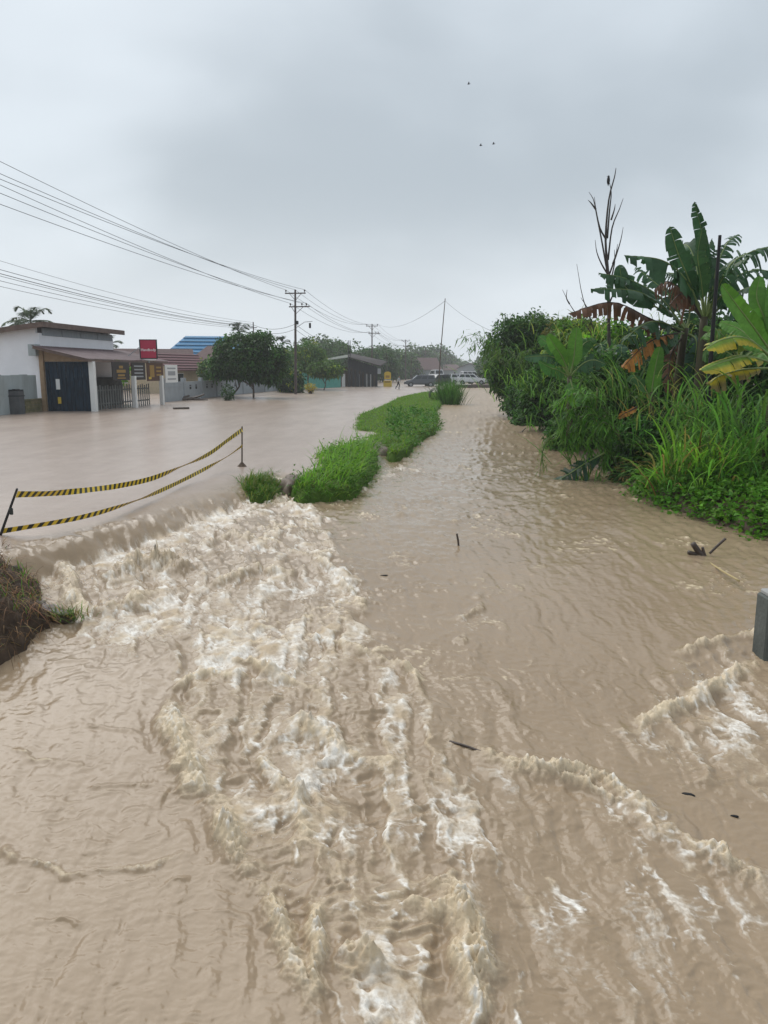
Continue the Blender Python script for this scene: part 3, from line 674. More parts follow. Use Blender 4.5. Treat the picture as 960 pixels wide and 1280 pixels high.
def shop_sign():
    c = dp(185.5, 436.5, 52.5); w, hgt = 1.15, 1.28; b = empty('shop_sign', c - UP * 0.7, label='crimson square sign with white lettering above the awning', cat='sign')
    ax = np.array([[0.985, 0.17, 0], [-0.17, 0.985, 0], [0, 0, 1.0]])
    MB().box(c, (w, 0.10, hgt), ax).build('frame', M_dark, b)
    MB().box(c - ax[1] * 0.055, (w - 0.16, 0.02, hgt - 0.12), ax).build('panel', M_red, b)
    MB().box(c - UP * (hgt / 2 + 0.05), (w * 0.8, 0.12, 0.08), ax).build('sill', M_wht, b)
    MB().bar(c - ax[0] * 0.6 + UP * 0.1, c - ax[0] * 1.6 - UP * 0.65, 0.05).build('strut', M_galv, b)
    MB().bar(c - UP * 0.6, c - UP * 1.6, 0.08).build('post', M_galv, b)
    text_mesh('lettering', 'Handbody', c - ax[1] * 0.068 - UP * 0.05, ax[0], UP, 0.235, M_wht, b)
def text_mesh(name, s, c, right, up, size, material, parent, kw=None):
    cu = bpy.data.curves.new(name, 'FONT'); cu.body = s; cu.size = size; cu.align_x = 'CENTER'; cu.align_y = 'CENTER'; cu.extrude = 0.004; cu.resolution_u = 2; cu.offset = size * 0.02
    t = bpy.data.objects.new('tmp', cu); C.objects.link(t); dg = bpy.context.evaluated_depsgraph_get(); me = bpy.data.meshes.new_from_object(t.evaluated_get(dg))
    bpy.data.objects.remove(t)
    right = np.asarray(right); up = np.asarray(up); nn = np.cross(right, up)
    co = np.zeros(len(me.vertices) * 3); me.vertices.foreach_get('co', co); co = co.reshape(-1, 3)
    W = c + co[:, :1] * right + co[:, 1:2] * up + co[:, 2:] * nn
    o = mobj(name, W, [list(p.vertices) for p in me.polygons], material, parent); bpy.data.meshes.remove(me); return o
shop_sign()
# ---- zinc fence in front of the house, bin and low wall
def zinc_fence():
    a, b = gp(-75, 527), A + np.array([-0.12, -0.6, 0]); f = empty('zinc_fence', (a + b) / 2, label='tall pale zinc sheet fence at the corner of the white house', cat='fence')
    d = b - a; L = np.linalg.norm(d); d /= L; n = int(L / 0.85)
    for k in range(n):
        m = MB(); corr(m, a + d * (k * L / n) + np.array([0.012 * (k % 2), 0, -0.7]), d * (L / n + 0.02), UP * (2.78 + 0.02 * (k % 3)), 0.11, 0.012); m.build('sheet', M_zinc, f)
    MB().bar(a + UP * 1.9 + np.array([-0.06, 0, 0]), b + UP * 1.9 + np.array([-0.06, 0, 0]), 0.05).build('rail', M_wood, f)
zinc_fence()
def gate_pillar():
    c = gp(22.5, 517.5); w = 0.58; b = empty('gate_pillar', c, label='dark grey square pillar with a jagged top before the zinc fence', cat='pillar')
    MB().box(c + UP * 0.35, (w, w, 1.75), None, 0.02).build('shaft', mat('dark_sheet', (0.10, 0.105, 0.11), 0.6, 0.4, var=0.3), b)
    MB().box(c + UP * 0.98, (w + 0.05, w + 0.05, 0.05)).build('band', M_dark, b)
    for k, dx in enumerate((-0.2, 0.0, 0.2)): MB().box(c + np.array([dx, 0, 1.27 + 0.03 * (k % 2)]), (0.17, w * 0.9, 0.1)).build('cap', M_dark, b)
gate_pillar()
def low_wall():
    a, b = gp(31, 516), gp(53, 513.5); m = empty('low_wall', (a + b) / 2, label='low mossy yellowish block wall against the zinc fence', cat='wall')
    d = b - a; L = np.linalg.norm(d); d /= L; n = 4
    for r in range(3):
        for k in range(n):
            o = 0.5 * (r % 2); MB().box(a + d * (L / n * (k + 0.5)) + UP * (0.02 + 0.26 * r), (L / n - 0.02, 0.2, 0.245), np.array([d, np.cross(UP, d), UP]), 0.015).build('block', M_moss, m)
    MB().box(a + d * L * 0.5 + UP * 0.71, (L + 0.1, 0.3, 0.06), np.array([d, np.cross(UP, d), UP])).build('coping', M_moss, m)
low_wall()
# ---- long concrete wall beyond the shop
WA = gp(206, 502.5)
def long_wall():
    w = empty('concrete_wall', roadp(WA, 10), label='long grey panel wall with small vents behind the roadside trees', cat='wall')
    ax = np.array([RN, RD, UP]); bay = 3.9; h = 1.75
    for k in range(9):
        MB().box(roadp(WA, k * bay, 0, 0.4), (0.3, 0.42, h + 1.0), ax).build('pillar', M_wall, w)
        p = MB(); a0, a1 = k * bay + 0.22, (k + 1) * bay - 0.22
        p.box(roadp(WA, (a0 + a1) / 2, 0, 0.3), (0.16, a1 - a0, h + 0.6), ax); p = p.build('panel', M_wall, w)
        MB().box(roadp(WA, (a0 + a1) / 2, 0.02, h * 0.62), (0.18, a1 - a0, 0.06), ax).build('ledge', M_wall, p)
        if k:
            for t in (0.3, 0.68): MB().box(roadp(WA, a0 + (a1 - a0) * t, 0.085, 1.02), (0.02, 0.34, 0.36), ax).build('vent', M_black, p)
long_wall()
# ---- houses behind
def gable_house(name, c, yaw, L, W, hw, hr, mw, mr, label, bands=0, mb2=None, hip=0.0, win=True, trim=None):
    ex = np.array([math.cos(yaw), math.sin(yaw), 0]); ey = np.array([-math.sin(yaw), math.cos(yaw), 0]); c = np.array([c[0], c[1], 0.0])
    h = empty(name, c, label=label, cat='house'); ax = np.array([ex, ey, UP])
    for s in (-1, 1):
        MB().box(c + ey * s * (W / 2 - 0.1) + UP * (hw / 2 - 0.5), (L, 0.2, hw + 1), ax).build('wall', mw, h)
        P = [c + ex * s * (L / 2 - 0.105) + ey * (-W / 2 + 0.2) - UP, c + ex * s * (L / 2 - 0.105) + ey * (W / 2 - 0.2) - UP, c + ex * s * (L / 2 - 0.105) + ey * (W / 2 - 0.2) + UP * hw]
        P += [c + ex * s * (L / 2 - 0.105) + UP * (hw + (0 if hip else (hr - hw) * 0.9)), c + ex * s * (L / 2 - 0.105) + ey * (-W / 2 + 0.2) + UP * hw]
        MB().prism(P, -ex * s * 0.15).build('wall', mw, h)
    ov = 0.6
    for s in (-1, 1):
        e0 = c - ex * (L / 2 + ov) + ey * s * (W / 2 + ov) + UP * (hw - 0.15); e1 = e0 + ex * (L + 2 * ov)
        r0 = c - ex * (L / 2 + ov - hip) + UP * hr; r1 = r0 + ex * (L + 2 * ov - 2 * hip)
        rf = MB().prism([e0, e1, r1, r0], UP * 0.1).build('roof', mr, h)
        nb = bands or 0
        for k in range(nb):
            t = (k + 0.5) / nb; q0 = e0 + (r0 - e0) * t + UP * 0.13; q1 = e1 + (r1 - e1) * t + UP * 0.13
            MB().bar(q0, q1, 0.28 * (hr - hw) / 2.2, 0.05).build('roof_band', mb2, rf)
        if hip:
            f0 = c + ex * s * (L / 2 + ov) - ey * (W / 2 + ov) + UP * (hw - 0.15); f1 = f0 + ey * (W + 2 * ov); rr = c + ex * s * (L / 2 + ov - hip) + UP * hr
            MB().prism([f0, f1, rr], UP * 0.1).build('roof', mr, h)
    if win:
        for s in (-1, 1):
            for t in (-0.28, 0.28):
                w = MB().box(c + ey * s * (W / 2 + 0.01) + ex * L * t + UP * 1.5, (1.1, 0.08, 1.2), ax).build('window', M_wht, h)
                MB().box(c + ey * s * (W / 2 + 0.04) + ex * L * t + UP * 1.5, (0.95, 0.06, 1.05), ax).build('pane', M_glass, w)
    return h
p = dp(262, 470, 112); gable_house('blue_roof_house', p, 0.22, 13, 9, 3.6, 7.1, M_cream, M_broof, 'house with bright blue banded metal roof behind the brown roofs', 7, M_lblue, hip=4.0)
p = dp(272, 470, 98); gable_house('hipped_house', p, 0.2, 7, 8, 3.0, 5.3, M_cream, M_troof, 'house with purplish brown hipped roof in front of the blue roof', 0, None, hip=3.0)
p = dp(216, 470, 86); gable_house('cream_house', p, 1.2, 8, 5.2, 2.5, 4.1, M_cream, M_croof, 'low cream house with crimson gable roof behind the concrete wall', 6, M_troof)
p = dp(184, 470, 96); gable_house('far_brown_house', p, 0.3, 10, 6, 2.9, 4.9, M_cream, M_troof, 'house with brown gable roof peeping over the awning', 0, None)
p = dp(522, 470, 235); gable_house('brown_roof_shop', p, 0.25, 11, 9, 2.8, 6.2, M_board, M_troof, 'large hazy shop with brown roof behind the dark cars', 0, None)
p = dp(556, 470, 330); gable_house('hazy_house', p, 0.3, 10, 8, 2.8, 5.0, M_board, M_troof, 'hazy house with brown roof beside the far poles', 0, None)
p = dp(588, 470, 300); gable_house('distant_house', p, 1.4, 14, 9, 3.4, 5.2, M_board, M_rust, 'distant grey house at the end of the flooded road', 0, None)
# ---- dark roadside stall and its neighbours
def stall():
    b0, b1 = gp(437, 483.6), gp(471, 482.6); c = (b0 + b1) / 2; s = empty('roadside_stall', c, label='long dark timber stall with sloping roof beside the road', cat='stall')
    D0 = b0[1]; x0, x1 = b0[0], b1[0]; dep = 7.5
    front = [dp(437, 447, D0), dp(472, 458, D0 + 3)]
    zA, zB = front[0][2], front[1][2]
    M_srf = mat('dark_stall_roof', (0.07, 0.06, 0.058), 0.8, 0.2, var=0.3)
    P = [np.array([x0 - 0.2, D0 - 1.0, zA]), np.array([x1 + 0.6, D0 + 2.0, zB]), np.array([x1 + 0.6 + 1, D0 + dep, zB + 0.7]), np.array([x0 - 0.2, D0 + dep, zA + 0.7])]
    MB().prism(P, UP * 0.12).build('roof', M_srf, s)
    Q = [dp(393, 453, D0 + 2), P[0] + np.array([0.15, 0, -0.05]), P[3] + np.array([0.15, 0, -0.1]), dp(393, 452, D0 + dep)]
    MB().prism(Q, UP * 0.1).build('roof', mat('grey_green_roof', (0.16, 0.18, 0.15), 0.8, 0.2, var=0.3), s)
    n = 12
    for k in range(n):
        t = (k + 0.5) / n; p = b0 + (b1 - b0) * t; zt = zA + (zB - zA) * t
        MB().box(np.array([p[0], D0 + 0.2 + 1.5 * t, zt - 0.75]), ((x1 - x0) / n - 0.02, 0.05, 1.35)).build('board', M_dark, s)
    for k in range(8):
        t = k / 7; p = b0 + (b1 - b0) * t; zt = zA + (zB - zA) * t
        MB().box(np.array([p[0], D0 + 0.3 + 1.5 * t, zt / 2 - 0.5]), (0.2 + 0.12 * (k % 3), 0.2, zt + 0.7)).build('post', M_dark, s)
    MB().box(np.array([(x0 + x1) / 2 - 2, D0 + 5.5, 1.2]), (x1 - x0 + 4, 0.1, 3.4)).build('back_wall', M_wood, s)
    for u, w in ((422, 0.7), (429, 0.5), (447, 0.6), (460, 0.9)):
        q = gp(u, 483.5); MB().box(q + np.array([0, 0.9, 0.85]), (w, 0.1, 2.1)).build('panel', M_wht if u in (429, 460) else M_greyp, s)
    q = dp(474, 464, D0); MB().box(q, (0.5, 0.1, 0.8)).build('hanging_sign', M_greyp, s)
    for u in (435.3, 437.6):
        q = gp(u, 484); MB().tube([q - UP * 0.5, dp(u, 425.5, q[1])], (0.075, 0.06), 8).build('mast', M_dark, s)
stall()
def teal_fence():
    a, b = gp(376, 485.8), gp(426, 484.4); f = empty('teal_fence', (a + b) / 2, label='teal plank fence between the pole and the dark stall', cat='fence'); d = b - a; n = 16
    for k in range(n): MB().box(a + d * (k + 0.5) / n + UP * (0.95 + 0.05 * (k % 3)), (np.linalg.norm(d) / n - 0.06, 0.05, 2.2), np.array([unit(d), np.cross(UP, unit(d)), UP])).build('plank', M_teal, f)
teal_fence()
def yellow_stand():
    c = gp(484.5, 483.3); s = empty('yellow_stand', c, label='pair of stacked yellow boards standing in the flooded road', cat='sign board')
    MB().box(c + UP * 0.42, (1.25, 0.35, 1.0), None, 0.05).build('lower_board', M_yell, s)
    MB().box(c + UP * 0.98, (1.0, 0.30, 0.10)).build('ledge', M_wht, s)
    MB().box(c + UP * 0.70 - np.array([0, 0.18, 0]), (0.9, 0.012, 0.14)).build('printed_stripe', M_brn, s)
    m = MB(); n = 10; top = [(math.cos(math.pi * k / n) * 0.5, math.sin(math.pi * k / n) * 0.3 + 1.95) for k in range(n + 1)]
    m.prism([c + np.array([x, -0.12, z]) for x, z in top] + [c + np.array([-0.5, -0.12, 1.12]), c + np.array([0.5, -0.12, 1.12])], (0, 0.24, 0)); m.build('upper_board', M_yell, s)
    MB().box(c + UP * 1.5 - np.array([0, 0.13, 0]), (0.6, 0.012, 0.35)).build('printed_stripe', M_gold, s)
yellow_stand()

# ------------------------------------------------------------------ poles and cables
POLES = []
def utility_pole(u, D, top_v, label, arms=2, lamp=False, full=True):
    base = dp(u, 470, D); base[2] = -1.2; top = dp(u, top_v, D); base[0] += 0.0
    g = 'power poles along the flooded road'
    r = empty('utility_pole', (base[0], base[1], 0), label=label, cat='utility pole', group=g)
    MB().tube([base, (base + top) / 2 + np.array([0.0, 0, 0]), top], (0.15, 0.125, 0.09), 10).build('pole', M_steel, r)
    ends = []
    ax = np.array([RN, RD, UP]) * 1.0
    sx = 0.95 if arms else 1
    for k, (dz, w, ins) in enumerate(((0.35, 2.1, (-0.95, 0.0, 0.95)), (1.65, 2.1, (-0.62, 0.55, 1.0)))[:arms]):
        off = 0.0 if k == 0 else 0.38
        a = MB().bar(top - UP * dz + RN * (off - w / 2), top - UP * dz + RN * (off + w / 2), 0.09, 0.11).build('crossarm', M_steel, r)
        if full:
            for s in (-1, 1): MB().bar(top - UP * dz + RN * (off * 0.5 + s * 0.62), top - UP * (dz + 0.7), 0.045).build('brace', M_steel, a)
        for i in ins:
            p = top - UP * (dz - 0.05) + RN * (i if k == 0 else i + 0.1)
            MB().tube([p, p + UP * 0.1, p + UP * 0.14, p + UP * 0.26, p + UP * 0.3], (0.03, 0.03, 0.085, 0.075, 0.03), 8).build('insulator', M_steel, r)
            ends.append(p + UP * 0.28)
    if lamp:
        p = top - UP * 3.7; MB().tube([p, p + np.array([0.9, -0.3, 0.55]), p + np.array([1.7, -0.5, 0.6])], 0.03, 6).build('lamp_arm', M_galv, r)
        MB().box(p + np.array([1.45, -0.45, 0.2]), (0.2, 0.2, 0.5), None, 0.03).build('lamp_head', M_dark, r)
        MB().box(p + np.array([0.12, -0.1, 0.5]), (0.3, 0.3, 0.35), None, 0.03).build('switch_box', M_dark, r)
    POLES.append((r, top, ends)); return r
utility_pole(369, 79, 362, 'utility pole with two crossarms and a lamp arm beside the leafy roadside tree', 2, True)
utility_pole(465, 138, 405, 'utility pole with two crossarms behind the dark stall')
utility_pole(507, 202, 424.5, 'utility pole next beyond the dark stall')
utility_pole(531.5, 262, 433, 'utility pole above the dark parked cars', full=False)
for k, (u, D, tv) in enumerate(((545, 325, 441), (560, 400, 447), (570, 480, 450.5), (577, 560, 453))):
    utility_pole(u, D, tv, 'tiny hazy utility pole in the row fading down the road', 2, full=False)
M_cable = mat('black_cable', (0.02, 0.02, 0.022), 0.5, 0.3)
def cable(a, b, sag, r=0.014, n=14, label='', group=None, r2=None):
    a, b = np.asarray(a, float), np.asarray(b, float); t = np.linspace(0, 1, n)[:, None]
    P = a + (b - a) * t - UP * sag * 4 * t * (1 - t); m = MB(); m.tube(P, np.linspace(r, r2 or r, n), 5)
    return m.build('power_cable', M_cable, label=label, cat='cable', group=group, smooth=True)
# conductors coming from the pole before this one, out of view on the left
P0 = POLES[0][1] - RD * 62
V0 = (186, 203, 211.5, 217, 229, 245)
for k, e in enumerate(POLES[0][2]):
    t_ = None; best = None
    for s in np.linspace(0.6, 1.0, 201):                 # where the span leaves the frame
        q = e - np.array([0.125 * 62, 62, 0]) * s
        if best is None or abs(q[0] / q[1] + 0.5) < best[0]: best = (abs(q[0] / q[1] + 0.5), s, q)
    s, q = best[1], best[2]; zq = dp(0, V0[k], q[1])[2]
    sag = 0.55; zend = e[2] + (zq + sag * 4 * s * (1 - s) - e[2]) / s
    end = e - np.array([0.125 * 62, 62, 0]); end[2] = zend
    cable(e, end, sag, 0.016, 22, 'black overhead cable running to the lamp-arm pole in the upper bundle', 'upper cables to the lamp-arm pole', r2=0.010)
for i in range(3):
    for k in range(6 if i < 2 else 3):
        cable(POLES[i][2][k], POLES[i + 1][2][k], 1.1, 0.016, 14, ('overhead cable between the lamp-arm pole and the stall pole', 'overhead cable between the stall pole and the next one', 'faint overhead cable above the parked cars')[i],
              ('cables of the first far span', 'cables of the second far span', 'cables of the third far span')[i])
# small pole behind the round tree with the low bundle
def thin_pole(u, D, top_v, r, name, label, lean=0.0, m=None):
    t = dp(u, top_v, D); b = t.copy(); b[2] = -1.0; b[0] += lean
    q = empty(name, (b[0], b[1], 0), label=label, cat='pole'); MB().tube([b, (b + t) / 2 + np.array([lean * 0.12, 0, 0]), t], (r, r * 0.8, r * 0.55), 8).build('shaft', m or M_steel, q)
    return q, t
q, T1 = thin_pole(316.5, 86, 402.5, 0.10, 'low_pole', 'short dark cable pole behind the round tree'); MB().bar(T1 + RN * -0.4 - UP * 0.6, T1 + RN * 0.4 - UP * 0.6, 0.07).build('bracket', M_steel, q)
for k, (v, dz, rr) in enumerate(((326, -0.05, .010), (337, -0.25, .016), (342, -0.45, .02), (345, -0.5, .014), (351, -0.6, .014), (358, -0.7, .012))):
    q0 = T1 + UP * dz; y = 40.0; e = dp(0, v, y); d = e - q0; e2 = q0 + d * 1.35; sag = 0.75
    s = 1 / 1.35; e2[2] = q0[2] + (e[2] + sag * 4 * s * (1 - s) - q0[2]) / s
    cable(q0, e2, sag, rr * 1.15, 22, 'dark low cable sagging from the short pole over the shop house', 'low cables over the shop house', r2=rr * 0.8)
for k in range(2): cable(T1 - UP * (0.3 + 0.4 * k), POLES[0][1] - UP * (3.3 + 0.5 * k), 0.5, 0.02, 12, 'low cable between the short pole and the lamp-arm pole', 'low cables at the lamp-arm pole')
for k in range(2): cable(POLES[0][1] - UP * (3.4 + 0.5 * k), POLES[1][1] - UP * (3.6 + 0.8 * k), 1.6, 0.02, 14, 'low cable sagging between the lamp-arm pole and the stall', 'low cables of the stall span')
q, T2 = thin_pole(556.5, 66, 373, 0.055, 'bamboo_pole', 'tall thin leaning pole rising behind the reed clump', lean=-0.55, m=M_wood)
cable(T2 - UP * 0.2, POLES[1][2][2], 1.2, 0.013, 14, 'thin cable from the stall pole to the tall leaning pole')
cable(T2 - UP * 0.2, dp(640, 423, 46), 0.35, 0.010, 14, 'thin cable from the tall leaning pole to the big dark tree')
thin_pole(483.5, 125, 441, 0.07, 'low_pole', 'short dark pole behind the yellow boards')
thin_pole(514, 150, 446, 0.10, 'low_pole', 'short dark pole behind the grey van')

# ------------------------------------------------------------------ bridge and vehicles
BY = gp(600, 483, -0.0)[1]
BRZ = 0.22
def far_bridge():
    a, b = dp(571, 484, BY), dp(640, 484, BY); x0, x1 = a[0], b[0] + 4
    r = empty('far_bridge', ((x0 + x1) / 2, BY, -0.3), label='low dark concrete road bridge across the channel', cat='bridge')
    M_br = mat('dark_concrete', (0.075, 0.065, 0.06), 0.85, 0.2, col2=(0.13, 0.10, 0.085), scale=1.0)
    MB().box(((x0 + x1) / 2, BY + 4, BRZ - 0.13), (x1 - x0, 8, 0.26), None, 0.03).build('deck', M_br, r)
    MB().box(((x0 + x1) / 2, BY + 0.1, BRZ - 0.45), (x1 - x0 - 0.5, 0.4, 0.45)).build('girder', M_br, r)
    MB().box((x0 + 0.5, BY + 3, -0.6), (1.2, 6, 1.4)).build('abutment', M_br, r)
    MB().box((x1 - 3.0, BY + 3, -0.6), (5.0, 6, 1.4)).build('abutment', M_br, r)
    MB().box((x0 + 0.9, BY - 0.1, BRZ + 0.06), (2.4, 0.3, 0.1)).build('kerb', M_wht, r)
    a2 = dp(575, 495.5, gp(600, 495.5, -0.3)[1])
far_bridge()
def car(name, pos, yaw, L, W, H, kind, paint, label, glass=M_glass, z=0.0, group=None):
    """vehicle along +x local, nose at +x"""
    ca, sa = math.cos(yaw), math.sin(yaw); ex = np.array([ca, sa, 0]); ey = np.array([-sa, ca, 0]); o = np.array([pos[0], pos[1], z])
    def w(x, y, zz): return o + ex * x * L + ey * y * W / 2 + UP * zz * H
    r = empty(name, o, label=label, cat='car', group=group)
    prof = {'van': ([-.5, .20], [-.495, .55], [-.47, .62], [.24, .60], [.42, .52], [.49, .44], [.5, .24]), 'suv': ([-.5, .24], [-.5, .55], [-.48, .64], [.20, .62], [.42, .56], [.485, .48], [.5, .26])}[kind]
    cab = {'van': ((-.48, .62), (.27, .60), (.10, .985), (-.44, 1.0)), 'suv': ((-.48, .64), (.22, .62), (.05, .985), (-.40, 1.0))}[kind]
    def loft(pts, wy):
        V = []; n = len(pts)
        for yy, ins in ((-1, 0), (1, 0)):
            for i, (x, zz) in enumerate(pts): V.append(w(x, yy * wy[i], zz))
        F = [tuple(range(n)), tuple(range(2 * n - 1, n - 1, -1))] + [(i, n + i, n + (i + 1) % n, (i + 1) % n) for i in range(n)]
        return V, F
    # lower body with wheel arches
    arch = []; rw = 0.20
    pts = list(prof)[::-1]                 # nose bottom ... tail bottom, then the underside with arches
    low = []
    for cx in (-.32, .31):
        for k in range(7):
            a = math.pi * (1 - k / 6); low.append((cx + math.cos(a) * rw * H * 1.12 / L, 0.17 + max(0, math.sin(a)) * rw * 1.15 + 0.02))
    pts = [tuple(p) for p in prof] + low[::-1]
    wy = [0.93 if zz < 0.3 else 1.0 for x, zz in pts]
    mb = MB(); V, F = loft(pts, wy); mb.add(V, F); mb.build('body', paint, r)
    mb = MB(); V, F = loft(cab, [0.98, 0.96, 0.80, 0.82]); mb.add(V, F); cb = mb.build('cabin', paint, r)
    for sd in (-1, 1):                      # side windows
        for t0, t1 in ((0.06, 0.34), (0.37, 0.64), (0.67, 0.93)):
            def on(t, f):
                b0, b1 = np.array(cab[0]), np.array(cab[1]); c0, c1 = np.array(cab[3]), np.array(cab[2])
                p = (b0 + (b1 - b0) * t) * (1 - f) + (c0 + (c1 - c0) * t) * f; ww = 0.97 * (1 - f) + 0.81 * f
                return w(p[0], sd * (ww + 0.012), p[1])
            q = [on(t0, .12), on(t1, .12), on(t1, .86), on(t0, .86)]
            MB().prism(q, ey * sd * -0.02).build('window', glass, cb)
    def sc_(i, j, f, yy): p = np.array(cab[i]) * (1 - f) + np.array(cab[j]) * f; return p
    for i, j, sx in ((1, 2, 1), (0, 3, -1)):
        q = []
        for f, yy in ((.12, -.85), (.12, .85), (.88, .72), (.88, -.72)):
            p = np.array(cab[i]) * (1 - f) + np.array(cab[j]) * f; q.append(w(p[0] + sx * 0.004, yy, p[1]))
        MB().prism(q, -ex * sx * 0.01).build('windscreen' if sx > 0 else 'rear_window', glass, cb)
    for cx in (-.32, .31):
        for sd in (-1, 1):
            c = w(cx, sd * 0.90, rw); n = 16; R = rw * H
            m = MB(); m.tube([c - ey * sd * 0.1, c + ey * sd * 0.1], R, n); wh = m.build('wheel', M_black, r)
            m = MB(); m.tube([c + ey * sd * 0.09, c + ey * sd * 0.115], R * 0.62, 10); m.build('rim', M_galv, wh)
    for sd in (-1, 1):
        MB().box(w(.475, sd * .74, .44), (0.12, 0.36, 0.14), np.array([ex, ey, UP]), 0.02).build('headlight', M_wht, r)
        MB().box(w(-.497, sd * .80, .52), (0.05, 0.22, 0.3), np.array([ex, ey, UP]), 0.02).build('tail_light', M_red, r)
        MB().box(w(.17, sd * 1.06, .64), (0.12, 0.2, 0.14), np.array([ex, ey, UP]), 0.03).build('mirror', paint, r)
    MB().box(w(.5, 0, .30), (0.06, W * 0.8, 0.30), np.array([ex, ey, UP]), 0.02).build('grille', M_black, r)
    MB().box(w(-.04 if kind == 'van' else 0, 0, .22), (L * 0.42, W * 0.985, 0.08), np.array([ex, ey, UP])).build('sill', M_black, r)
    return r
P_grey = mat('grey_car_paint', (0.075, 0.088, 0.105), 0.25, 0.6); P_wht = mat('white_car_paint', (0.72, 0.73, 0.74), 0.25, 0.6); P_dk = mat('dark_car_paint', (0.03, 0.032, 0.037), 0.3, 0.6)
g = gp(525, 483.0); car('parked_car', g, math.pi + 0.06, 4.8, 1.85, 1.78, 'van', P_grey, 'dark grey people carrier standing in the flooded road', z=-0.06)
g = dp(546, 475, g[1] + 5); car('parked_car', g, math.pi + 0.5, 4.4, 1.85, 1.9, 'suv', P_dk, 'black off-road car behind the grey people carrier', z=-0.1)
g = dp(544, 472, 160); car('parked_car', g, math.pi / 2 + 0.3, 5.0, 2.0, 2.6, 'suv', P_wht, 'pale tall van behind the black off-road car', z=0.0)
g = dp(590.5, 475, BY + 3.0); car('parked_car', g, -0.18, 4.7, 1.85, 1.68, 'suv', P_wht, 'white sport utility car standing on the far bridge', z=BRZ + 0.01)
g = dp(578, 474, BY + 9); car('parked_car', g, 0.1, 4.5, 1.8, 1.65, 'van', P_wht, 'white car half hidden behind the white one on the bridge', z=BRZ)
g = dp(590, 472, BY + 40); car('parked_car', g, 0.2, 5.0, 2.0, 2.2, 'van', P_wht, 'distant white van beyond the far bridge', z=0.1)

# ------------------------------------------------------------------ person wading
def person():
    c = gp(498, 486.2); r = empty('person', c, label='person in grey top and dark trousers wading with a bent back', cat='person')
    M_cloth = mat('grey_shirt', (0.33, 0.36, 0.37), 0.8, 0.2); M_tr = mat('dark_trousers', (0.02, 0.02, 0.025), 0.8, 0.2); M_skin = mat('skin', (0.25, 0.14, 0.09), 0.6, 0.3); M_hair = mat('black_hair', (0.012, 0.011, 0.01), 0.6, 0.3)
    def skin(name, verts, edges, rad, material, par):
        me = bpy.data.meshes.new(name); me.from_pydata([tuple(np.array(v)) for v in verts], edges, []); ob = bpy.data.objects.new(name, me); C.objects.link(ob)
        md = ob.modifiers.new('skin', 'SKIN'); sv = me.skin_vertices[0].data
        for i, rr in enumerate(rad): sv[i].radius = (rr, rr * 0.85) if not isinstance(rr, tuple) else rr
        sv[0].use_root = True
        ob.modifiers.new('sub', 'SUBSURF').levels = 2; ob.modifiers['sub'].render_levels = 2
        dg = bpy.context.evaluated_depsgraph_get(); m2 = bpy.data.meshes.new_from_object(ob.evaluated_get(dg)); bpy.data.objects.remove(ob)
        co = np.zeros(len(m2.vertices) * 3); m2.vertices.foreach_get('co', co); co = co.reshape(-1, 3)
        pp = [list(p.vertices) for p in m2.polygons]; cen = np.array([co[p].mean(0) for p in pp])
        o = mobj(name, co + c, pp, material, par, True); return o, cen
    V = [(0, 0, .86), (.02, -.02, 1.05), (.05, -.03, 1.28), (.07, -.04, 1.42), (.09, -.05, 1.50), (.11, -.06, 1.58), (.12, -.07, 1.68),
         (.10, .15, 1.36), (.22, .20, 1.14), (.34, .16, .98), (.38, .15, .92), (.02, -.20, 1.36), (-.10, -.25, 1.12), (.06, -.30, .92), (.10, -.30, .86),
         (.02, .09, .82), (.16, .10, .46), (.04, .10, .08), (.20, .12, -.02), (-.04, -.10, .82), (-.14, -.10, .45), (-.38, -.10, .12), (-.30, -.12, .0)]
    E = [(0, 1), (1, 2), (2, 3), (3, 4), (4, 5), (5, 6), (3, 7), (7, 8), (8, 9), (9, 10), (3, 11), (11, 12), (12, 13), (13, 14), (0, 15), (15, 16), (16, 17), (17, 18), (0, 19), (19, 20), (20, 21), (21, 22)]
    R = [.15, .14, .17, .12, .06, .09, .085, .065, .05, .038, .035, .065, .05, .038, .035, .10, .075, .055, .04, .10, .075, .055, .04]
    b, cen = skin('body', V, E, R, [M_skin, M_cloth, M_tr, M_hair], r)
    mi = []
    for q in cen:
        if q[2] > 1.66 or (q[2] > 1.56 and q[0] < .06): mi.append(3)
        elif q[2] > 1.45: mi.append(0)
        elif q[2] > .93 and not (q[2] < 1.05 and abs(q[1]) > .22): mi.append(1)
        elif q[2] < .93 and abs(q[1]) < .22: mi.append(2)
        else: mi.append(0)
    b.data.polygons.foreach_set('material_index', np.array(mi, np.int32))
person()
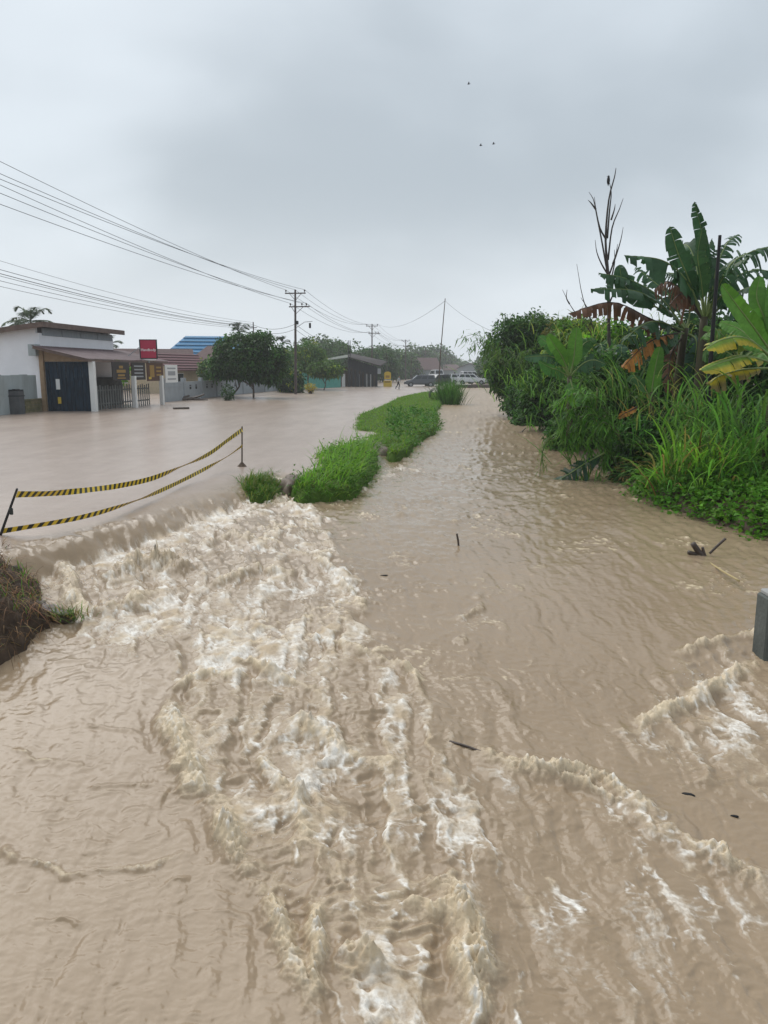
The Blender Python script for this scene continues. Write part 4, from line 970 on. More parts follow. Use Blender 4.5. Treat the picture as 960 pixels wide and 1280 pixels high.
# ------------------------------------------------------------------ vegetation
G_DARK = (0.020, 0.058, 0.016); G_MID = (0.042, 0.115, 0.022); G_BRT = (0.095, 0.235, 0.022); G_YEL = (0.20, 0.27, 0.03); G_BLUE = (0.028, 0.075, 0.040)
M_bark = mat('grey_bark', (0.085, 0.068, 0.052), 0.85, 0.2, col2=(0.14, 0.115, 0.09), scale=7, bump=0.6, bscale=14)
M_deadw = mat('dead_wood', (0.05, 0.042, 0.038), 0.85, 0.2, col2=(0.085, 0.07, 0.06), scale=6)
def px_lobe(u, v, ru, rv, D, rd=None):
    k = D / 960; return (dp(u, v, D), np.array([ru * k, rd or ru * k, rv * k]))
def limb_tree(root, base, lobes, cc, rng, r0, m=M_bark, nb=10, lean=None):
    top = np.mean([l[0] for l in lobes], 0); fork = base + (top - base) * 0.45 + (np.array([lean, 0, 0]) if lean else 0)
    P = spline([base - UP * 0.6, base + UP * 0.2, (base + fork) / 2 + np.array([0.06, 0, 0]), fork, top], 9); mb = MB(); mb.tube(P, np.linspace(r0, r0 * 0.35, 9), 8)
    for q in cc[rng.choice(len(cc), nb, replace=False)]:
        s = P[rng.integers(4, 8)]; mid = (s + q) / 2 + rng.normal(size=3) * 0.1 + UP * 0.1; mb.tube(spline([s, mid, q], 5), np.linspace(r0 * 0.38, r0 * 0.07, 5), 5, False)
    return mb.build('trunk', m, root, True)
def tree(name, label, base, lobes, nclump, per, csize, L, W, col, seed, r0=0.12, alt=None, altp=0.0, cat='tree', group=None, down=0.5, lean=None, nb=10, cjit=0.22):
    rng = np.random.default_rng(seed); root = empty(name, base, label=label, cat=cat, group=group)
    geo, cc = crown(lobes, nclump, per, csize, L, W, col, rng, alt, altp, down, cjit)
    fobj('crown', geo, M_leaf, root); limb_tree(root, np.asarray(base, float), lobes, cc, rng, r0, nb=nb, lean=lean); return root
# ---- the leafy tree beside the road on the left
b = gp(317, 497.5); D = b[1]
tree('round_tree', 'dense dark round-leaved tree on the flooded roadside before the concrete wall', b, [px_lobe(302, 443, 32, 23, D), px_lobe(326, 447, 28, 28, D), px_lobe(284, 457, 21, 15, D), px_lobe(341, 461, 15, 16, D), px_lobe(312, 456, 32, 16, D)], 560, 26, 0.24, 0.32, 0.19, (0.026, 0.07, 0.016), 3, 0.11, alt=G_MID, altp=0.3, nb=14)
b = gp(291, 496); D = b[1]
tree('leaning_tree', 'leaning slim trunk with dark leaves beside the round-leaved tree', b, [px_lobe(300, 457, 18, 11, D), px_lobe(286, 454, 16, 11, D)], 140, 24, 0.22, 0.30, 0.18, (0.026, 0.07, 0.016), 4, 0.12, alt=G_MID, altp=0.3, lean=0.6)
def bush(name, label, u, v, ru, rv, D, nclump, per, csize, L, W, col, seed, alt=None, altp=0.0, cat='shrub', group=None, ground=0.0, extra=(), down=0.4, rd=None, cjit=0.25):
    rng = np.random.default_rng(seed); lobes = [px_lobe(u, v, ru, rv, D, rd)] + [px_lobe(*e) for e in extra]
    base = dp(u, v, D); base[2] = ground; root = empty(name, base, label=label, cat=cat, group=group)
    geo, cc = crown(lobes, nclump, per, csize, L, W, col, rng, alt, altp, down, cjit); fobj('foliage', geo, M_leaf, root)
    mb = MB()
    for k in range(6):
        q = cc[rng.integers(len(cc))]; s = base + np.array([rng.normal() * 0.12, rng.normal() * 0.12, -0.3]); mb.tube(spline([s, (s + q) / 2 + UP * 0.15, q], 5), np.linspace(0.03, 0.008, 5), 5, False)
    mb.build('stem', M_bark, root); return root
b = gp(285, 500.5); bush('potted_shrub', 'small dark shrub at the water edge under the round-leaved tree', 285, 491, 7, 9, b[1], 40, 14, 0.10, 0.16, 0.08, G_DARK, 5, G_MID, .3)
b = gp(388, 492); bush('yellow_shrub', 'small yellow-leaved croton standing in the flooded road', 388, 484.5, 6, 4.5, b[1], 40, 14, 0.10, 0.14, 0.07, (0.36, 0.29, 0.03), 6, (0.16, 0.2, 0.03), .3)
_yp = empty('flower_pot', b, label='dark flower pot under the yellow croton', cat='pot'); MB().tube([b - UP * 0.3, b + UP * 0.05, b + UP * 0.32, b + UP * 0.36], (0.16, 0.2, 0.27, 0.29), 12).build('pot_wall', M_dark, _yp)
# light green trees behind the pole and along the road
L1 = [(352, 462, 16, 22, 92, 'light green slender tree behind the short dark pole', G_MID), (383, 446, 20, 19, 100, 'light green tree right behind the lamp-arm pole', (0.06, 0.13, 0.03)), (405, 461, 18, 8, 96, 'low bushy tree in front of the teal fence', (0.055, 0.12, 0.02)),
      (264, 462, 12, 10, 84, 'bright green bush beside the crimson roof', G_MID), (148, 464, 6, 9, 64, 'bright green bush seen under the awning', G_BRT), (362, 476, 12, 14, 84, 'dark shrub at the foot of the lamp-arm pole', G_DARK)]
for k, (u, v, ru, rv, D, lab, col) in enumerate(L1):
    base = dp(u, 480, D); base[2] = -0.1
    tree('roadside_tree', lab, base, [px_lobe(u, v, ru, rv, D), px_lobe(u + ru * .5, v + rv * .3, ru * .6, rv * .6, D)], 170 if ru > 10 else 40, 20, 0.28, 0.36, 0.20, col, 20 + k, 0.10, alt=G_YEL, altp=0.12)
# far belt, fading into the rain
rng = np.random.default_rng(91)
belt_ = lambda q: [(u, v - 3 if 390 < u < 565 else v, ru * (1.15 if 390 < u < 565 else 1), rv * (1.25 if 390 < u < 565 else 1), D) for u, v, ru, rv, D in q]
belt = [(395, 447, 22, 17, 150), (420, 450, 18, 14, 160), (440, 450, 20, 14, 170), (462, 455, 14, 12, 165), (412, 440, 14, 12, 190), (480, 458, 14, 13, 170), (492, 455, 14, 14, 210), (505, 458, 14, 12, 230), (478, 450, 12, 10, 260), (520, 450, 13, 12, 300), (536, 455, 13, 12, 320),
        (548, 452, 11, 12, 360), (560, 458, 11, 9, 400), (572, 460, 10, 7, 450), (582, 461, 9, 6, 480), (530, 464, 10, 7, 270), (610, 458, 14, 14, 300), (622, 452, 16, 20, 180), (612, 464, 14, 12, 160), (600, 462, 10, 7, 380), (628, 462, 18, 18, 140), (640, 450, 18, 22, 120),
        (365, 450, 16, 14, 170), (345, 452, 14, 12, 190), (320, 448, 14, 12, 200), (180, 455, 16, 8, 160), (215, 458, 14, 8, 150), (-20, 450, 26, 18, 130), (-75, 448, 30, 20, 140), (-140, 450, 34, 18, 135), (-210, 446, 36, 22, 150), (-290, 450, 38, 20, 140)]
for k, (u, v, ru, rv, D) in enumerate(belt_(belt)):
    base = dp(u, 475, D); base[2] = 0; s = D / 150
    tree('distant_tree', 'hazy green tree in the distant belt along the flooded road', base, [px_lobe(u, v, ru, rv, D), px_lobe(u + ru * .55, v + rv * .35, ru * .6, rv * .7, D), px_lobe(u - ru * .5, v + rv * .4, ru * .6, rv * .6, D)], 130, 14, 0.45 * s, 0.62 * s, 0.40 * s, (0.035, 0.085, 0.025), 200 + k, 0.2, group='distant trees along the flooded road', nb=6, alt=(0.055, 0.11, 0.03), altp=0.3)
# ---- palms
def palm(label, u, v, D, n, Lf, seed, r=0.14, ground=0.0, droop=1.0, name='coconut_palm'):
    rng = np.random.default_rng(seed); c = dp(u, v, D); base = np.array([c[0] + 0.4, D, ground]); root = empty(name, base, label=label, cat='palm tree')
    MB().tube(spline([base - UP * 0.5, (base + c) / 2 + np.array([0.25, 0, 0]), c], 8), np.linspace(r * 1.3, r * 0.8, 8), 8).build('trunk', M_bark, root, True)
    for k in range(n):
        a = 2 * math.pi * k / n + rng.normal() * 0.15; el = rng.uniform(-0.25, 1.35); h = np.array([math.cos(a), math.sin(a), 0]); L = Lf * rng.uniform(0.8, 1.1)
        S = spline([c, c + (h * math.cos(el) + UP * math.sin(el)) * L * 0.45, c + h * L * (0.75 * math.cos(el) + .08) + UP * L * (0.68 * math.sin(el) - 0.05 * droop), c + h * L * (0.93 * math.cos(el) + .12) + UP * L * (0.72 * math.sin(el) - 0.22 * droop)], 14)
        m = 90; t = rng.uniform(0.08, 1, m); i = np.minimum((t * 13).astype(int), 12); f = (t * 13 - i)[:, None]; P = S[i] * (1 - f) + S[i + 1] * f; T = unit(S[i + 1] - S[i])
        s = np.cross(T, UP) * np.where(rng.random(m) < .5, -1, 1)[:, None]; d = unit(s * 0.9 + T * 0.55 - UP * 0.25 + rng.normal(size=(m, 3)) * .1)
        geo = blades(P, L * 0.34 * np.sin(np.pi * np.clip(t * .8 + .15, 0, 1)) + 0.08, 0.10 * Lf / 2.2, d, 0.55, rng, jitcol((0.05, 0.09, 0.035), m, rng, .15), 2)
        V, F, cc = geo; mb = MB(); mb.tube(S, np.linspace(0.035, 0.008, 14), 4); fr = fobj('frond', geo, M_blade, root); mb.build('midrib', M_blade, fr)
        at = fr.children[0].data.attributes.new('col', 'FLOAT_COLOR', 'POINT'); at.data.foreach_set('color', np.tile([0.07, 0.1, 0.04, 1], (len(mb.V), 1)).astype(np.float32).ravel())
palm('coconut palm rising behind the white shop house roof', 38, 401, 84, 17, 2.7, 301)
palm('coconut palm crown showing above the round-leaved tree', 298, 414, 108, 13, 1.9, 302)
palm('palm crown peeping over the far end of the shop roof', 137, 430, 88, 11, 1.5, 303)
palm('small palm behind the dark stall roof', 449, 448, 150, 9, 2.0, 304, r=0.1); palm('small palm beside the stall pole', 457, 451, 152, 9, 1.9, 305, r=0.1)
palm('young papaya-like palm above the light green trees', 353, 428, 100, 11, 1.3, 306, r=0.06)
palm('slender papaya-like palm right of the lamp-arm pole', 380, 428, 104, 9, 1.0, 307, r=0.06)

# ---- grass verge between road and channel
M_vsoil = mat('turf', (0.045, 0.085, 0.014), 0.9, 0.1, col2=(0.075, 0.125, 0.02), scale=4, bump=0.6, bscale=30)
rngv = np.random.default_rng(400)
def grassy(hgt, P, n, L, W, col, rng, lean=0.5, bend=0.7, dmin=0.0, toward=None, jit=0.18, alt=None, altp=0.0, seg=3, dmax=1e9):
    Q, d = scatter(P, hgt, n, dmin, rng, dmax); dirs = rng.normal(size=(n, 3)) * lean; dirs[:, 2] = 1
    if toward is not None: dirs += np.asarray(toward)
    tall = 0.45 + 1.1 * np.clip(fbm(Q[:, 0] * 1.5, Q[:, 1] * 1.5, 3, 44) + 0.25, 0, 1.4)
    return blades(Q - UP * 0.02, L * tall * rng.uniform(0.55, 1.25, n), W, dirs, bend * rng.uniform(0.4, 1.4, n), rng, jitcol(col, n, rng, jit, 0.06, alt, altp), seg)
oA, hA, PA = mound('verge_soil', [(297, 613), (305, 601), (328, 595), (347, 600), (352, 612), (340, 621), (312, 622)], -0.22, 0.14, M_vsoil, 0.05, 0.25, 0.08, 'washed out lump of earth at the end of the weir', seed=1)
oB, hB, PB = mound('verge_soil', [(366, 610), (374, 598), (394, 590), (388, 575), (410, 564), (440, 557), (466, 556), (473, 562), (466, 580), (452, 598), (436, 611), (405, 614), (380, 616)], -0.10, 0.12, M_vsoil, 0.06, 0.3, 0.12, 'broken grassy end of the road verge', seed=2)
oC, hC, PC = mound('verge_soil', [(452, 549), (470, 543), (440, 538), (448, 519), (478, 508), (500, 497), (530, 491), (548, 492), (552, 500), (543, 512), (544, 524), (540, 536), (516, 544), (506, 561), (492, 566), (480, 558)], -0.04, 0.16, M_vsoil, 0.09, 0.5, 0.06, 'long grassy road verge beside the channel', seed=3)
gl = [grassy(hC, PC, 18000, 0.16, 0.028, (0.105, 0.225, 0.018), rngv, 0.55, 0.7, alt=(0.16, 0.24, 0.035), altp=.3, dmin=-0.05), grassy(hC, PC, 1300, 0.36, 0.024, (0.085, 0.21, 0.022), rngv, 0.5, 0.9, dmin=0.1),
      grassy(hC, PC, 5500, 0.45, 0.030, (0.06, 0.165, 0.018), rngv, 0.5, 1.3, dmin=-0.34, dmax=0.25, toward=(0.9, -0.35, -0.2), alt=(.11, .23, .02), altp=.3)]
fobj('verge_grass', join(gl), M_blade, label='bright green grass covering the long road verge', kind='stuff', cat='grass')
gl = [grassy(hB, PB, 4200, 0.15, 0.022, (0.075, 0.18, 0.02), rngv, 0.45, 0.7, alt=(0.16, 0.15, 0.06), altp=.15, dmin=0.02), grassy(hB, PB, 650, 0.62, 0.022, (0.13, 0.30, 0.03), rngv, 0.5, 1.0, toward=(0.55, -0.35, 0), dmin=0.05),
      grassy(hB, PB, 3600, 0.42, 0.022, (0.06, 0.165, 0.02), rngv, 0.6, 1.4, toward=(0.5, -0.8, -0.2), dmin=-0.32, dmax=0.2, alt=(.13, .24, .03), altp=.3), grassy(hB, PB, 420, 0.85, 0.032, (0.12, 0.26, 0.035), rngv, 0.55, .9, toward=(0.5, -0.3, 0), dmin=0.1)]
fobj('verge_grass', join(gl), M_blade, label='long drooping grass on the broken end of the verge', kind='stuff', cat='grass')
gl = [grassy(hA, PA, 1500, 0.46, 0.018, (0.13, 0.16, 0.04), rngv, 0.5, 1.2, toward=(0.3, -0.6, -.2), alt=(0.05, 0.14, 0.02), altp=.45, dmin=-0.22), grassy(hA, PA, 450, 0.40, 0.018, (0.06, 0.15, 0.02), rngv, 0.5, 0.9, toward=(0.5, -0.1, 0))]
fobj('grass_tuft', join(gl), M_blade, label='lone tuft of yellowed and green grass at the lip of the weir', cat='grass tuft')
def broad_plants(hgt, P, n, L, W, col, rng, name, label, per=14, up=0.5, dmin=-0.05, kind='stuff', h=0.25):
    Q, d = scatter(P, hgt, n, dmin, rng); B = np.repeat(Q, per, 0) + rng.normal(size=(n * per, 3)) * np.array([.12, .12, .06]) + UP * rng.random((n * per, 1)) * h
    D = rng.normal(size=(n * per, 3)); D[:, 2] = np.abs(D[:, 2]) * up - 0.15
    return fobj(name, leaves(B, D, L * rng.uniform(.6, 1.3, n * per), W * rng.uniform(.7, 1.2, n * per), rng, jitcol(col, n * per, rng, .22), .2), M_leaf, label=label, cat='plants', kind=kind)
_sub = np.array([gp(*p)[:2] for p in ((500, 545), (515, 520), (548, 520), (550, 545), (525, 555))])
broad_plants(hC, _sub, 90, 0.26, 0.07, (0.05, 0.145, 0.02), rngv, 'leafy_plants', 'leafy water plants on the channel edge of the verge', 12, 1.2, -0.3, h=0.35)
broad_plants(hB, PB, 60, 0.07, 0.05, (0.05, 0.135, 0.018), rngv, 'leafy_plants', 'small creeping leaves over the broken verge end', 14, 0.6)
# ---- reed clump and old pipe by the far verge
b = gp(562, 503, -0.1); n = 850; rng = np.random.default_rng(77)
Q = b + rng.normal(size=(n, 3)) * np.array([0.42, 0.5, 0]); dd = (Q - b) * 0.28; dd[:, 2] = 1; dd += rng.normal(size=(n, 3)) * 0.12
fobj('reed_clump', blades(Q - UP * .2, rng.uniform(1.0, 2.5, n), 0.045, dd, rng.uniform(.15, .7, n), rng, jitcol((0.05, 0.135, 0.022), n, rng, .25), 4), M_blade, label='tall upright reed clump in front of the far bridge', cat='reeds', org=b)
def old_pipe():
    c = gp(545, 500); c[1] += 1.0; R = 0.52; m = MB(); P = [c + np.array([0, -0.8, R * .75]), c + np.array([0, 0.8, R * .75])]; r = empty('culvert_pipe', c, label='dark round culvert pipe left of the reed clump', cat='pipe')
    m.tube(P, R, 20, False); m.build('pipe_wall', mat('stained_concrete', (0.06, 0.05, 0.04), 0.85, 0.2, var=0.4), r); m = MB(); m.tube(P, R * .8, 20, False); m.build('pipe_inside', M_black, r)
old_pipe()

# ------------------------------------------------------------------ right bank
# big dark tree
D = 46.0; b = dp(655, 512, D); b[2] = 0.1
tree('mango_tree', 'big dark rounded tree leaning over the far end of the channel', b, [px_lobe(643, 434, 29, 32, D), px_lobe(664, 420, 27, 24, D), px_lobe(686, 434, 24, 30, D), px_lobe(657, 464, 40, 32, D), px_lobe(630, 462, 16, 24, D)], 430, 46, 0.25, 0.27, 0.11, (0.030, 0.085, 0.018), 501, 0.2, alt=(0.055, 0.13, 0.024), altp=.4, nb=18)
R_B = [('shrub mass with small dark leaves at the foot of the mango-like tree', 661, 502, 28, 24, 42, 240, 20, .16, .13, .07, G_DARK, G_MID, .3),
       ('dense dark shrub beside the small banana plant', 688, 492, 34, 36, 34, 260, 20, .15, .14, .07, (0.026, .075, .018), G_MID, .35),
       ('yellowish vine-covered shrub left of the dead tree', 728, 436, 40, 34, 33, 240, 20, .16, .16, .07, (0.06, .13, .022), G_YEL, .15),
       ('tangled dark shrub behind the drooping bamboo', 752, 505, 44, 62, 25, 360, 22, .14, .13, .06, (0.024, .07, .016), G_MID, .3),
       ('green thicket under the dead brown banana leaf', 772, 452, 42, 42, 29, 280, 20, .16, .15, .065, (0.035, .095, .02), G_BRT, .15),
       ('dark thicket beneath the big banana plant', 845, 492, 58, 60, 24, 420, 22, .15, .14, .065, (0.018, .052, .014), G_MID, .25),
       ('dark undergrowth between the bananas and tall grass', 812, 566, 44, 40, 19.5, 330, 22, .12, .11, .05, (0.020, .058, .015), G_MID, .3),
       ('dark thicket behind the bright right-hand banana', 935, 480, 52, 74, 20.5, 380, 22, .14, .14, .06, (0.022, .062, .016), G_MID, .3),
       ('low dark shrub dipping into the channel near the mango-like tree', 668, 524, 26, 14, 38, 130, 18, .13, .12, .06, G_DARK, G_MID, .35),
       ('leafy shrub overhanging the channel behind the bamboo', 712, 548, 26, 26, 26, 170, 20, .12, .12, .05, (0.028, .08, .018), G_MID, .4),
       ('bushy tree top between the mango-like tree and dead tree', 712, 424, 26, 20, 40, 140, 20, .2, .2, .08, (0.04, .085, .02), (0.12, .13, .03), .25),
       ('dark low shrub at the waterline under the trailing leaf', 790, 602, 24, 16, 18.3, 150, 18, .08, .09, .045, (0.03, .075, .02), (0.12, .09, .04), .2),
       ('dark bush far back on the bank behind the bananas', 880, 440, 70, 40, 34, 240, 20, .2, .2, .09, (0.02, .055, .016), G_MID, .2)]
for k, (lab, u, v, ru, rv, D, nc, per, cs, L, W, c1, c2, ap) in enumerate(R_B):
    bush('bank_shrub', lab, u, v, ru, rv, D, int(nc * 1.25), per, cs, L * 1.45, W * 1.6, tuple(1.15 * q for q in c1), 600 + k, tuple(1.25 * q for q in c2), min(.6, ap + .15), ground=0.1, rd=min(1.8, ru * D / 960 * 1.1))

# ---- banana plants
M_pstem = mat('banana_stem', (0.075, 0.085, 0.035), 0.6, 0.3, col2=(0.06, 0.04, 0.025), scale=3, stretch=(2, 2, .6))
M_rib = mat('leaf_rib', (0.20, 0.27, 0.08), 0.5, 0.4, var=.2)
B_DK = (0.034, 0.092, 0.034); B_BR = (0.085, 0.215, 0.025); B_YE = (0.40, 0.33, 0.03); B_DEAD = (0.14, 0.07, 0.04); B_OR = (0.40, 0.17, 0.035)
def banana_leaf(parent, pix, D, W, col, seed, fold=0.45, tear=0.3, droop=0.25, face=(0, -1, .5), pet=0.16, dd=(0,), dead=False, colB=None):
    rng = np.random.default_rng(seed); n = 52; tear = min(0.9, tear * 1.3 + .03)
    ds = np.interp(np.linspace(0, 1, len(pix)), np.linspace(0, 1, len(dd)), dd)
    S = spline([dp(u, v, D + e) for (u, v), e in zip(pix, ds)], n); T = unit(np.gradient(S, axis=0)); L = np.linalg.norm(np.diff(S, axis=0), axis=1).sum()
    f = np.asarray(face, float); t = np.linspace(0, 1, n); q = np.clip((t - pet) / (1 - pet), 0, 1)
    wd = W * np.minimum(1, (q / 0.22)) ** 0.55 * np.sqrt(np.clip(1 - q ** 5, 0, 1)) * (1 - 0.18 * q); wd[q <= 0] = 0
    nrm = unit(f - T * (T @ f)[:, None]); sd = np.cross(T, nrm); V = []; F = []; cc = []
    i0 = int(np.argmax(q > 0)) - 1
    for s in (-1, 1):
        i = max(i0, 0)
        while i < n - 1:
            g = 1 + (rng.geometric(max(0.04, tear)) if tear > 0 else 99); j = min(n - 1, i + g)
            if tear <= 0.02: j = n - 1
            a = fold + rng.normal() * 0.28 * min(1, tear * 3); dr = droop * (1 + 0.5 * rng.normal() * min(1, tear * 3)); dr = max(0.02, dr); gap = 0.30 * min(1, tear * 3); wl = 1 + 0.10 * rng.normal() * min(1, tear * 3)
            b0 = len(V); cm = 1 + rng.normal() * 0.12
            for k in range(i, j + 1):
                e = gap * ((j - i) and (0.5 - (k - i) / max(1, j - i))) * (L / n) * 1.6
                for x in (0, 0.35, 0.7, 1.0):
                    p = S[k] + (sd[k] * s * math.cos(a) + nrm[k] * math.sin(a)) * wd[k] * wl * x - UP * dr * wd[k] * x * x * 1.6 + T[k] * (0.22 * wd[k] * x + e * x)
                    p = p + nrm[k] * 0.012 * math.sin(k * 2.1 + x * 4 + seed) * x
                    V.append(p); base = np.array(col if (colB is None or x < 0.65) else colB); cc.append(np.append(base * cm * 1.3 * (0.92 + 0.16 * rng.random()), 1))
            for k in range(j - i):
                for x in range(3): o = b0 + k * 4 + x; F.append((o, o + 1, o + 5, o + 4))
            i = j
    o = mobj('leaf', V, np.array(F), M_banana, parent, smooth=True, attrs={'col': ('FLOAT_COLOR', 'POINT', np.array(cc))})
    mb = MB(); mb.tube(S, np.linspace(0.034, 0.006, n) * (0.6 + W), 5); mb.build('midrib', M_rib if not dead else M_deadw, o, True); return o
def banana_stem(parent, pix, D, r): MB().tube(spline([dp(u, v, D) for u, v in pix], 8), np.linspace(r, r * 0.62, 8), 10).build('pseudostem', M_pstem, parent, True)
def plant(name, label, u, v, D, cat='banana plant'):
    b = dp(u, v, D); b[2] = 0.1; return empty(name, b, label=label, cat=cat)
D = 20.0; p = plant('banana_plant', 'tallest banana plant with torn dark leaves beside the black pole', 874, 540, D)
banana_stem(p, [(868, 560), (872, 500), (877, 440), (880, 396)], D, 0.15)
for k, (pix, W, col, tear, dr, fold, dd, face) in enumerate([
        ([(880, 398), (884, 345), (880, 303), (868, 252)], .26, B_DK, .16, .05, .75, (0, .2, .1), (-.6, -.8, 0)),
        ([(878, 398), (862, 352), (848, 318), (837, 283)], .30, B_DK, .16, .12, .3, (0, -.3, -.4), (-.3, -1, 0)),
        ([(876, 396), (860, 354), (829, 326), (780, 319)], .34, B_DK, .28, .45, .05, (0, -.5, -.8), (0, -.5, 1)),
        ([(884, 396), (908, 338), (934, 317), (966, 308)], .36, B_DK, .40, .50, .05, (0, -.3, -.3), (0, -.5, 1)),
        ([(884, 396), (896, 335), (909, 304), (924, 293)], .26, B_DK, .55, .35, .1, (0, .6, 1.1), (0, -.6, .8)),
        ([(885, 397), (914, 352), (941, 338), (972, 340)], .34, B_DK, .35, .55, .05, (0, .4, .5), (0, -.5, 1)),
        ([(886, 398), (918, 368), (945, 359), (976, 370)], .32, B_DK, .30, .5, .05, (0, -.6, -1), (0, -.5, 1)),
        ([(880, 398), (872, 340), (862, 310), (850, 305)], .32, B_DK, .2, .3, .2, (0, .8, 1.4), (-.2, -1, .3)),
        ([(882, 397), (888, 350), (884, 320), (890, 300)], .30, B_DK, .1, .1, .4, (0, .5, .9), (.5, -.8, 0)),
        ([(876, 397), (850, 360), (832, 352), (818, 362)], .18, B_DEAD, .75, 1.0, -.3, (0, .3, .5), (0, -.4, 1)),
        ([(877, 398), (862, 372), (850, 368), (838, 380)], .16, B_DEAD, .7, 1.1, -.3, (0, -.4, -.6), (0, -.4, 1)),
        ([(881, 397), (876, 350), (872, 318), (878, 285)], .26, (0.04, .10, .03), .2, .1, .5, (0, -.3, -.4), (.3, -1, 0)),
        ([(879, 397), (866, 365), (848, 345), (826, 340)], .28, B_DK, .35, .5, .05, (0, .9, 1.5), (0, -.5, 1)),
        ([(883, 397), (897, 360), (912, 335), (935, 322)], .28, (0.035, .09, .03), .35, .5, .05, (0, -.7, -1.2), (0, -.5, 1)),
        ([(880, 400), (900, 372), (915, 372), (930, 392)], .30, B_DK, .3, .6, .0, (0, -.5, -1), (0, -.4, 1))]):
    banana_leaf(p, pix, D, W, col, 700 + k, fold, tear, dr, face, dd=dd, dead=col == B_DEAD)
D = 21.5; p = plant('banana_plant', 'bluish green banana plant leaning left below the dead tree', 845, 540, D)
banana_stem(p, [(842, 560), (846, 490), (852, 440), (857, 410)], D, 0.14)
for k, (pix, W, col, tear, dr, fold, dd, face) in enumerate([
        ([(858, 414), (832, 386), (795, 364), (738, 361)], .34, B_DK, .25, .4, .1, (0, -.6, -.9), (0, -.6, 1)),
        ([(857, 412), (825, 372), (788, 350), (748, 341)], .30, B_DK, .3, .4, .1, (0, .3, .3), (0, -.6, 1)),
        ([(840, 395), (800, 372), (780, 356), (774, 331)], .28, B_DK, .08, .1, .4, (0, .3, .5), (-.2, -1, 0)),
        ([(858, 412), (838, 372), (812, 348), (794, 334)], .30, B_DK, .3, .3, .2, (0, .8, 1.2), (0, -.7, .8)),
        ([(850, 415), (812, 398), (765, 378), (710, 392)], .26, B_DEAD, .7, .75, -.1, (0, -.3, -.5), (0, -.4, 1)),
        ([(858, 414), (820, 402), (795, 412), (783, 424)], .32, B_DK, .25, .5, .1, (0, -.8, -1.4), (0, -.6, 1)),
        ([(858, 416), (835, 420), (815, 432), (805, 455)], .30, B_DK, .3, .4, .1, (0, -.6, -.9), (-.3, -1, .4)),
        ([(856, 416), (828, 420), (803, 434), (778, 460)], .22, B_OR, .5, .6, -.1, (0, -.9, -1.3), (-.2, -1, .5)),
        ([(858, 414), (862, 385), (850, 372), (838, 368)], .30, B_DK, .2, .3, .2, (0, .4, .4), (-.2, -1, .3)),
        ([(858, 416), (870, 425), (868, 450), (862, 476)], .28, B_BLUE if False else (0.035, .085, .05), .2, .3, .1, (0, -.4, -.6), (.2, -1, .3)),
        ([(856, 418), (840, 440), (836, 468), (838, 490)], .18, B_DEAD, .6, .6, -.2, (0, -.2, -.3), (-.2, -1, .3))]):
    banana_leaf(p, pix, D, W, col, 730 + k, fold, tear, dr, face, dd=dd, dead=col in (B_DEAD, B_OR))
D = 15.2; p = plant('banana_plant', 'bright green banana plant with yellowing lower leaves at the bank edge', 965, 600, D)
banana_stem(p, [(958, 610), (961, 560), (966, 500), (972, 450)], D, 0.13)
for k, (pix, W, col, tear, dr, fold, dd, face, cb) in enumerate([
        ([(972, 452), (944, 412), (920, 380), (902, 355)], .20, B_BR, .04, .08, .25, (0, -.2, -.3), (-.3, -1, .3), None),
        ([(972, 452), (958, 405), (946, 372), (950, 345)], .20, B_BR, .05, .08, .3, (0, .2, .4), (-.2, -1, .2), None),
        ([(974, 452), (968, 400), (972, 350), (985, 320)], .21, B_BR, .05, .08, .3, (0, .1, .2), (-.3, -1, .1), None),
        ([(972, 454), (935, 424), (905, 424), (882, 436)], .24, (0.15, .25, .03), .12, .3, .1, (0, -.4, -.7), (0, -.6, 1), B_YE),
        ([(972, 456), (935, 446), (905, 452), (876, 463)], .23, (0.12, .22, .03), .1, .35, .1, (0, -.6, -1), (0, -.6, 1), B_YE),
        ([(972, 460), (930, 462), (900, 470), (886, 480)], .20, B_YE, .35, .5, .0, (0, -.3, -.5), (0, -.6, 1), (0.2, .16, .05)),
        ([(972, 452), (945, 430), (925, 412), (900, 402)], .24, B_BR, .05, .2, .15, (0, .6, 1), (0, -.8, .6), None)]):
    banana_leaf(p, pix, D, W, col, 760 + k, fold, tear, dr, face, dd=dd, colB=cb)
D = 21.0; p = plant('banana_plant', 'young light green banana plant in front of the mango-like tree', 712, 530, D)
banana_stem(p, [(712, 545), (712, 510), (712, 470)], D, 0.10)
for k, (pix, W, col, tear, dr, fold, dd) in enumerate([
        ([(712, 470), (703, 447), (694, 433), (684, 418)], .22, B_BR, .04, .1, .3, (0, -.2)), ([(712, 470), (700, 445), (687, 431), (673, 420)], .22, (0.06, .17, .03), .1, .15, .2, (0, .4)),
        ([(713, 468), (717, 448), (719, 430), (721, 409)], .23, B_BR, .03, .05, .15, (0, 0)), ([(712, 472), (700, 464), (687, 459), (673, 451)], .20, (0.055, .16, .03), .12, .3, .2, (0, -.5)),
        ([(712, 472), (715, 482), (718, 494), (720, 508)], .22, (0.07, .19, .03), .05, .2, .1, (0, -.6)), ([(712, 470), (695, 448), (675, 445), (655, 447)], .14, (0.05, .12, .05), .2, .3, .1, (0, .3)),
        ([(713, 470), (728, 455), (742, 450), (757, 455)], .20, B_DK, .2, .4, .1, (0, -.3)), ([(713, 468), (724, 440), (732, 428), (745, 424)], .2, (0.05, .14, .03), .15, .2, .2, (0, .6))]):
    banana_leaf(p, pix, D, W, col, 790 + k, fold, tear, dr, (-.1, -1, .5), dd=dd)
D = 19.3; p = plant('banana_sucker', 'young banana sucker with one upright leaf below the orange leaf', 816, 530, D)
banana_stem(p, [(815, 545), (815, 515), (814, 490)], D, 0.06)
